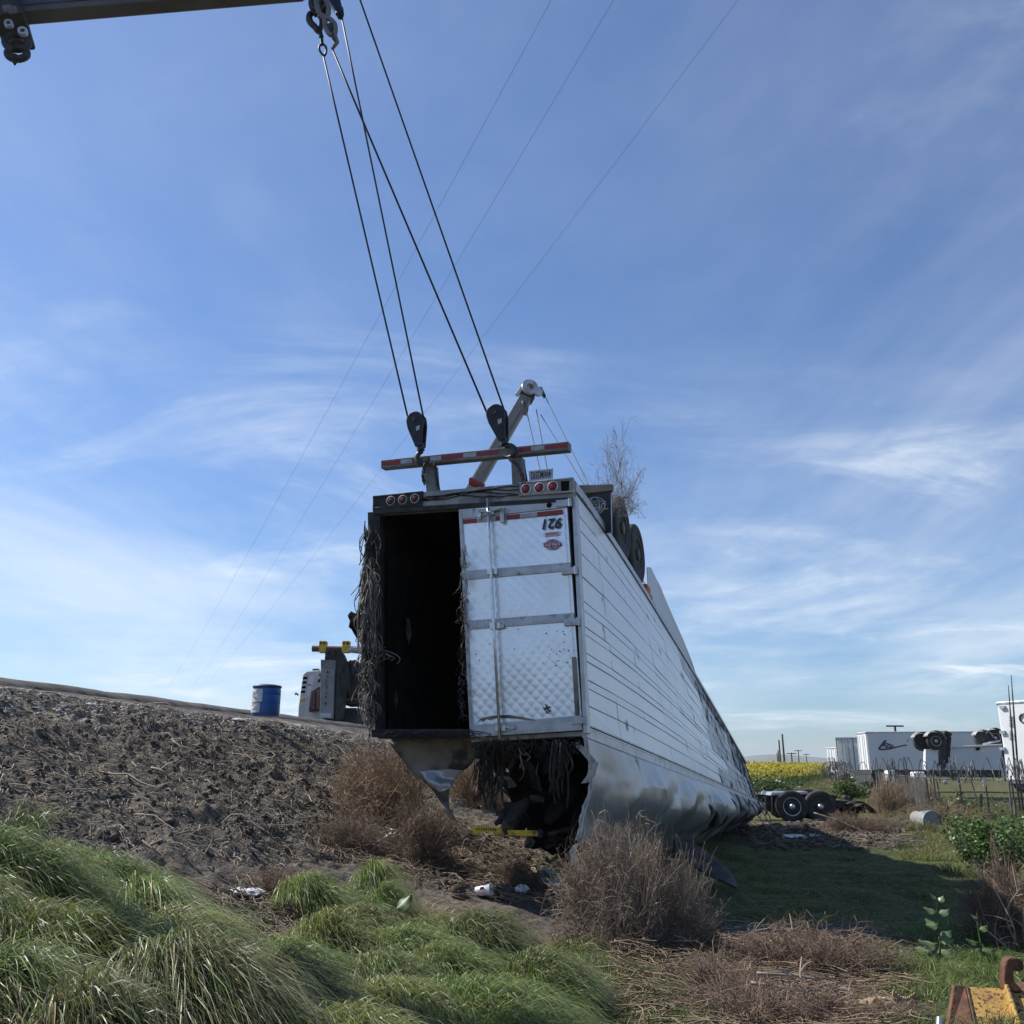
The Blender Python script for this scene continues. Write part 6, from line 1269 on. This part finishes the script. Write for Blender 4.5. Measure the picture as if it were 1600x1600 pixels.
b = on_ground(1404, 1600); mb = MB(); mb.grid(lambda a, bb: b+np.array([-.08+.17*a+.03*bb, -.1+.06*a, .07+.16*bb*(1-.3*a)+.006*math.sin(a*60)+.03*math.sin(a*4+bb*3)]), 40, 6); tag(mb.build('cardboard_scrap', 'cardboard', None, origin=b, solid=.006), 'corrugated cardboard flap standing on the crumpled scrap', 'cardboard')
# black curved strip lying from the roof skin to the turf
def bflap(a, bb):
    top = [(1052, 1312), (1085, 1319), (1118, 1340), (1143, 1366), (1152, 1387)]; bot = [(1056, 1334), (1078, 1350), (1100, 1364), (1128, 1378), (1151, 1388)]
    def ev(L__, t): k = min(int(t*4), 3); fr_ = t*4-k; return (L__[k][0]*(1-fr_)+L__[k+1][0]*fr_, L__[k][1]*(1-fr_)+L__[k+1][1]*fr_)
    (xa, ya), (xb, yb) = ev(top, a), ev(bot, a); return P(xa+(xb-xa)*bb, ya+(yb-ya)*bb, 13.4+.2*math.sin(a*3)-.6*a-.35*bb)
mb = MB(); mb.grid(bflap, 20, 5); tag(mb.build('rubber_strip', 'rubber', None, True, origin=P(1150, 1387, 12.9), solid=.02), 'black curved rubber strip drooping from the roof skin onto the turf', 'rubber strip')
# pale dead branches
def branch_thing(label, px, py, segs, r0, seed, name='dead_branch', spread=1.0):
    r = np.random.default_rng(seed); b = on_ground(px, py); th = thing(name, b, label, 'branch', 'pale dead branches'); mbm = MB()
    for (dx0, dz0, dx1, dz1, dx2, dz2) in segs:
        q = [b+np.array([dx0, r.normal(0, .05)*spread, dz0+.02]), b+np.array([dx1, r.normal(0, .12)*spread, dz1+.02]), b+np.array([dx2, r.normal(0, .15)*spread, dz2+.02])]; pts = catm(q, 6)
        mb = MB(); mb.tube(pts, list(np.linspace(r0, r0*.35, len(pts))), 5); br = mb.build('limb', 'palewood', th, True)
        for _ in range(4):
            i = r.integers(2, len(pts)-1); d = r.normal(0, 1, 3)*[1, .5, .8]; d[2] = abs(d[2])*.6; L_ = r.uniform(.08, .22); t2 = [pts[i], pts[i]+d*L_*.5+[0, 0, .02], pts[i]+d*L_+[0, 0, .01]]; mb = MB(); mb.tube(catm(t2, 3), list(np.linspace(r0*.5, r0*.2, 7)), 4); mb.build('twig', 'palewood', br)
M['palewood'] = mat('pale_dead_wood', (.34, .29, .23), (.22, .18, .14), 9, .85, bump=.2)
branch_thing('pale dead branch arching above the brown mat, left of the weeds', 1165, 1510, [(-.0, 0, .05, .22, .35, .30), (0, 0, .2, .12, .55, .28), (.1, .05, .3, .25, .62, .20), (0, 0, .04, .15, .1, .34), (.3, .15, .55, .1, .8, .04)], .012, 1)
branch_thing('pale dead branch trailing down to the bottom picture edge', 1300, 1590, [(-.55, .2, -.2, .16, .25, .02), (-.5, .26, -.1, .22, .2, .1), (-.35, .15, -.05, .05, .4, -.02), (-.2, .1, -.2, .25, -.15, .35)], .012, 2)
branch_thing('grey dead stalks at the right edge before the dark tumbleweed', 1590, 1500, [(0, 0, -.15, .3, -.1, .6), (.1, 0, -.02, .35, .08, .62), (0, 0, -.25, .2, -.35, .32), (.1, .1, .0, .45, .2, .7)], .010, 3)
branch_thing('curved pale stalk on the slope foot behind the left grass', 300, 1345, [(-.1, 0, -.05, .2, .15, .12), (0, 0, .1, .1, .3, .02), (.1, 0, .2, .18, .18, .3)], .008, 4)
branch_thing('grey stick lying high on the middle of the slope', 262, 1215, [(-.2, .1, 0, .05, .15, -.12), (-.15, .08, -.25, .05, -.3, 0)], .02, 5)
branch_thing('pale sticks leaning at the trailer nose', 1200, 1305, [(-.2, .9, 0, .45, .2, 0), (-.1, .8, .05, .4, .15, 0), (-.35, .7, -.1, .35, .1, 0), (.3, .1, .8, .2, 1.4, .35), (1.2, .5, 1.8, .3, 2.4, .02)], .022, 6)
branch_thing('pale thin stalks arching in the brush before the trailer', 720, 1345, [(0, 0, .05, .25, .22, .22), (.2, 0, .3, .22, .36, .33), (-.3, 0, -.2, .2, -.1, .26)], .008, 7)
# rusty yellow steel piece at the lower right
YR = 6.2
RS = thing('rusty_steel_piece', P(1545, 1640, YR), 'rusty yellow steel bracket with a lug at the lower right corner', 'machine part')
ta, tb, tc_, td = P(1509, 1541, YR+.25), P(1640, 1547, YR+.25), P(1640, 1640, YR-.25), P(1530, 1640, YR-.25)
nrm = nz(np.cross(tb-ta, td-ta)); nrm = nrm if nrm[1] < 0 else -nrm
mb = MB(); mb.slab([ta, tb, tc_, td], -nrm*.03); mb.build('face_plate', 'rustyellow', RS, bevel=.006)
la, ld = P(1491, 1538, YR+.22), P(1474, 1640, YR-.2)
mb = MB(); mb.slab([la, ta+nrm*.004, td+nrm*.004, ld], np.array([0, .04, -.01])); mb.build('side_plate', 'rust', RS, bevel=.008)
mb = MB(); mb.slab([ta+nrm*.012, ta+(tb-ta)*.02+nrm*.012, td+(tc_-td)*.03+nrm*.012, td+nrm*.012], -nrm*.03); mb.build('edge_bead', 'rust', RS, bevel=.01)
e1 = ta+(tb-ta)*.44; e2 = td+(tc_-td)*.62; mb = MB(); mb.slab([e1+nrm*.05, e1+(tb-ta)*.05+nrm*.05, e2+(tc_-td)*.05+nrm*.05, e2+nrm*.05], -nrm*.06); mb.build('rib', 'rustyellow', RS, bevel=.008)
lg = [(1570, 1548), (1569, 1528), (1570, 1510), (1573, 1500), (1580, 1496), (1592, 1497), (1600, 1503), (1601, 1516), (1592, 1520), (1588, 1515), (1584, 1520), (1586, 1534), (1596, 1545), (1600, 1552)]
mb = MB(); mb.slab([P(x, y, YR+.2) for x, y in lg], np.array([0, .07, 0])); mb.build('lug', 'rust', RS, bevel=.012)
mb = MB(); mb.slab([P(x, y, YR+.28) for x, y in ((1586, 1545), (1650, 1545), (1650, 1570), (1590, 1570))], np.array([0, .2, 0])); mb.build('rear_block', 'rust', RS, bevel=.012)
mb = MB(); mb.cyl(P(1468, 1592, YR-.1), P(1466, 1625, YR-.2), .02, 12); mb.build('pin', 'galv', RS)
# black charred backing added to keep the gaps behind the hanging tangle dark
CM = MB()
def cmass(a, bb):
    th_ = 2*math.pi*a; ph = math.pi*bb; n_ = np.array([math.cos(th_)*math.sin(ph), math.sin(th_)*math.sin(ph), math.cos(ph)])
    s_ = fbm(np.array([n_[0]*3+n_[2]*2]), np.array([n_[1]*3-n_[2]*1.5]), 4, 333)[0]
    return T(1.35, .72, -.20)+(AX*n_[1]*.75+WV*n_[0]*.62+UPV*n_[2]*.62)*(1+.45*s_)
CM.grid(cmass, 44, 26); tag(CM.build('charred_backing', 'char', None, origin=T(1.35, .72, -.4)), 'black charred backing added to keep the gaps under the trailer rear dark', 'debris')
# ---------------------------------------------------------------- valley haze
mb = MB(); mb.slab([(-5300, -330, -9.5), (5300, -330, -9.5), (5300, 9700, -9.5), (-5300, 9700, -9.5)], (0, 0, 100))
hm = bpy.data.materials.new('haze_air'); hm.use_nodes = True; ht = hm.node_tree; ht.nodes.clear(); ho = ht.nodes.new('ShaderNodeOutputMaterial'); hv = ht.nodes.new('ShaderNodeVolumePrincipled')
hv.inputs['Density'].default_value = .00013; hv.inputs['Color'].default_value = (.86, .92, 1, 1); hv.inputs['Anisotropy'].default_value = .3; ht.links.new(hv.outputs[0], ho.inputs['Volume'])
tag(mb.build('haze', hm), kind='stuff')
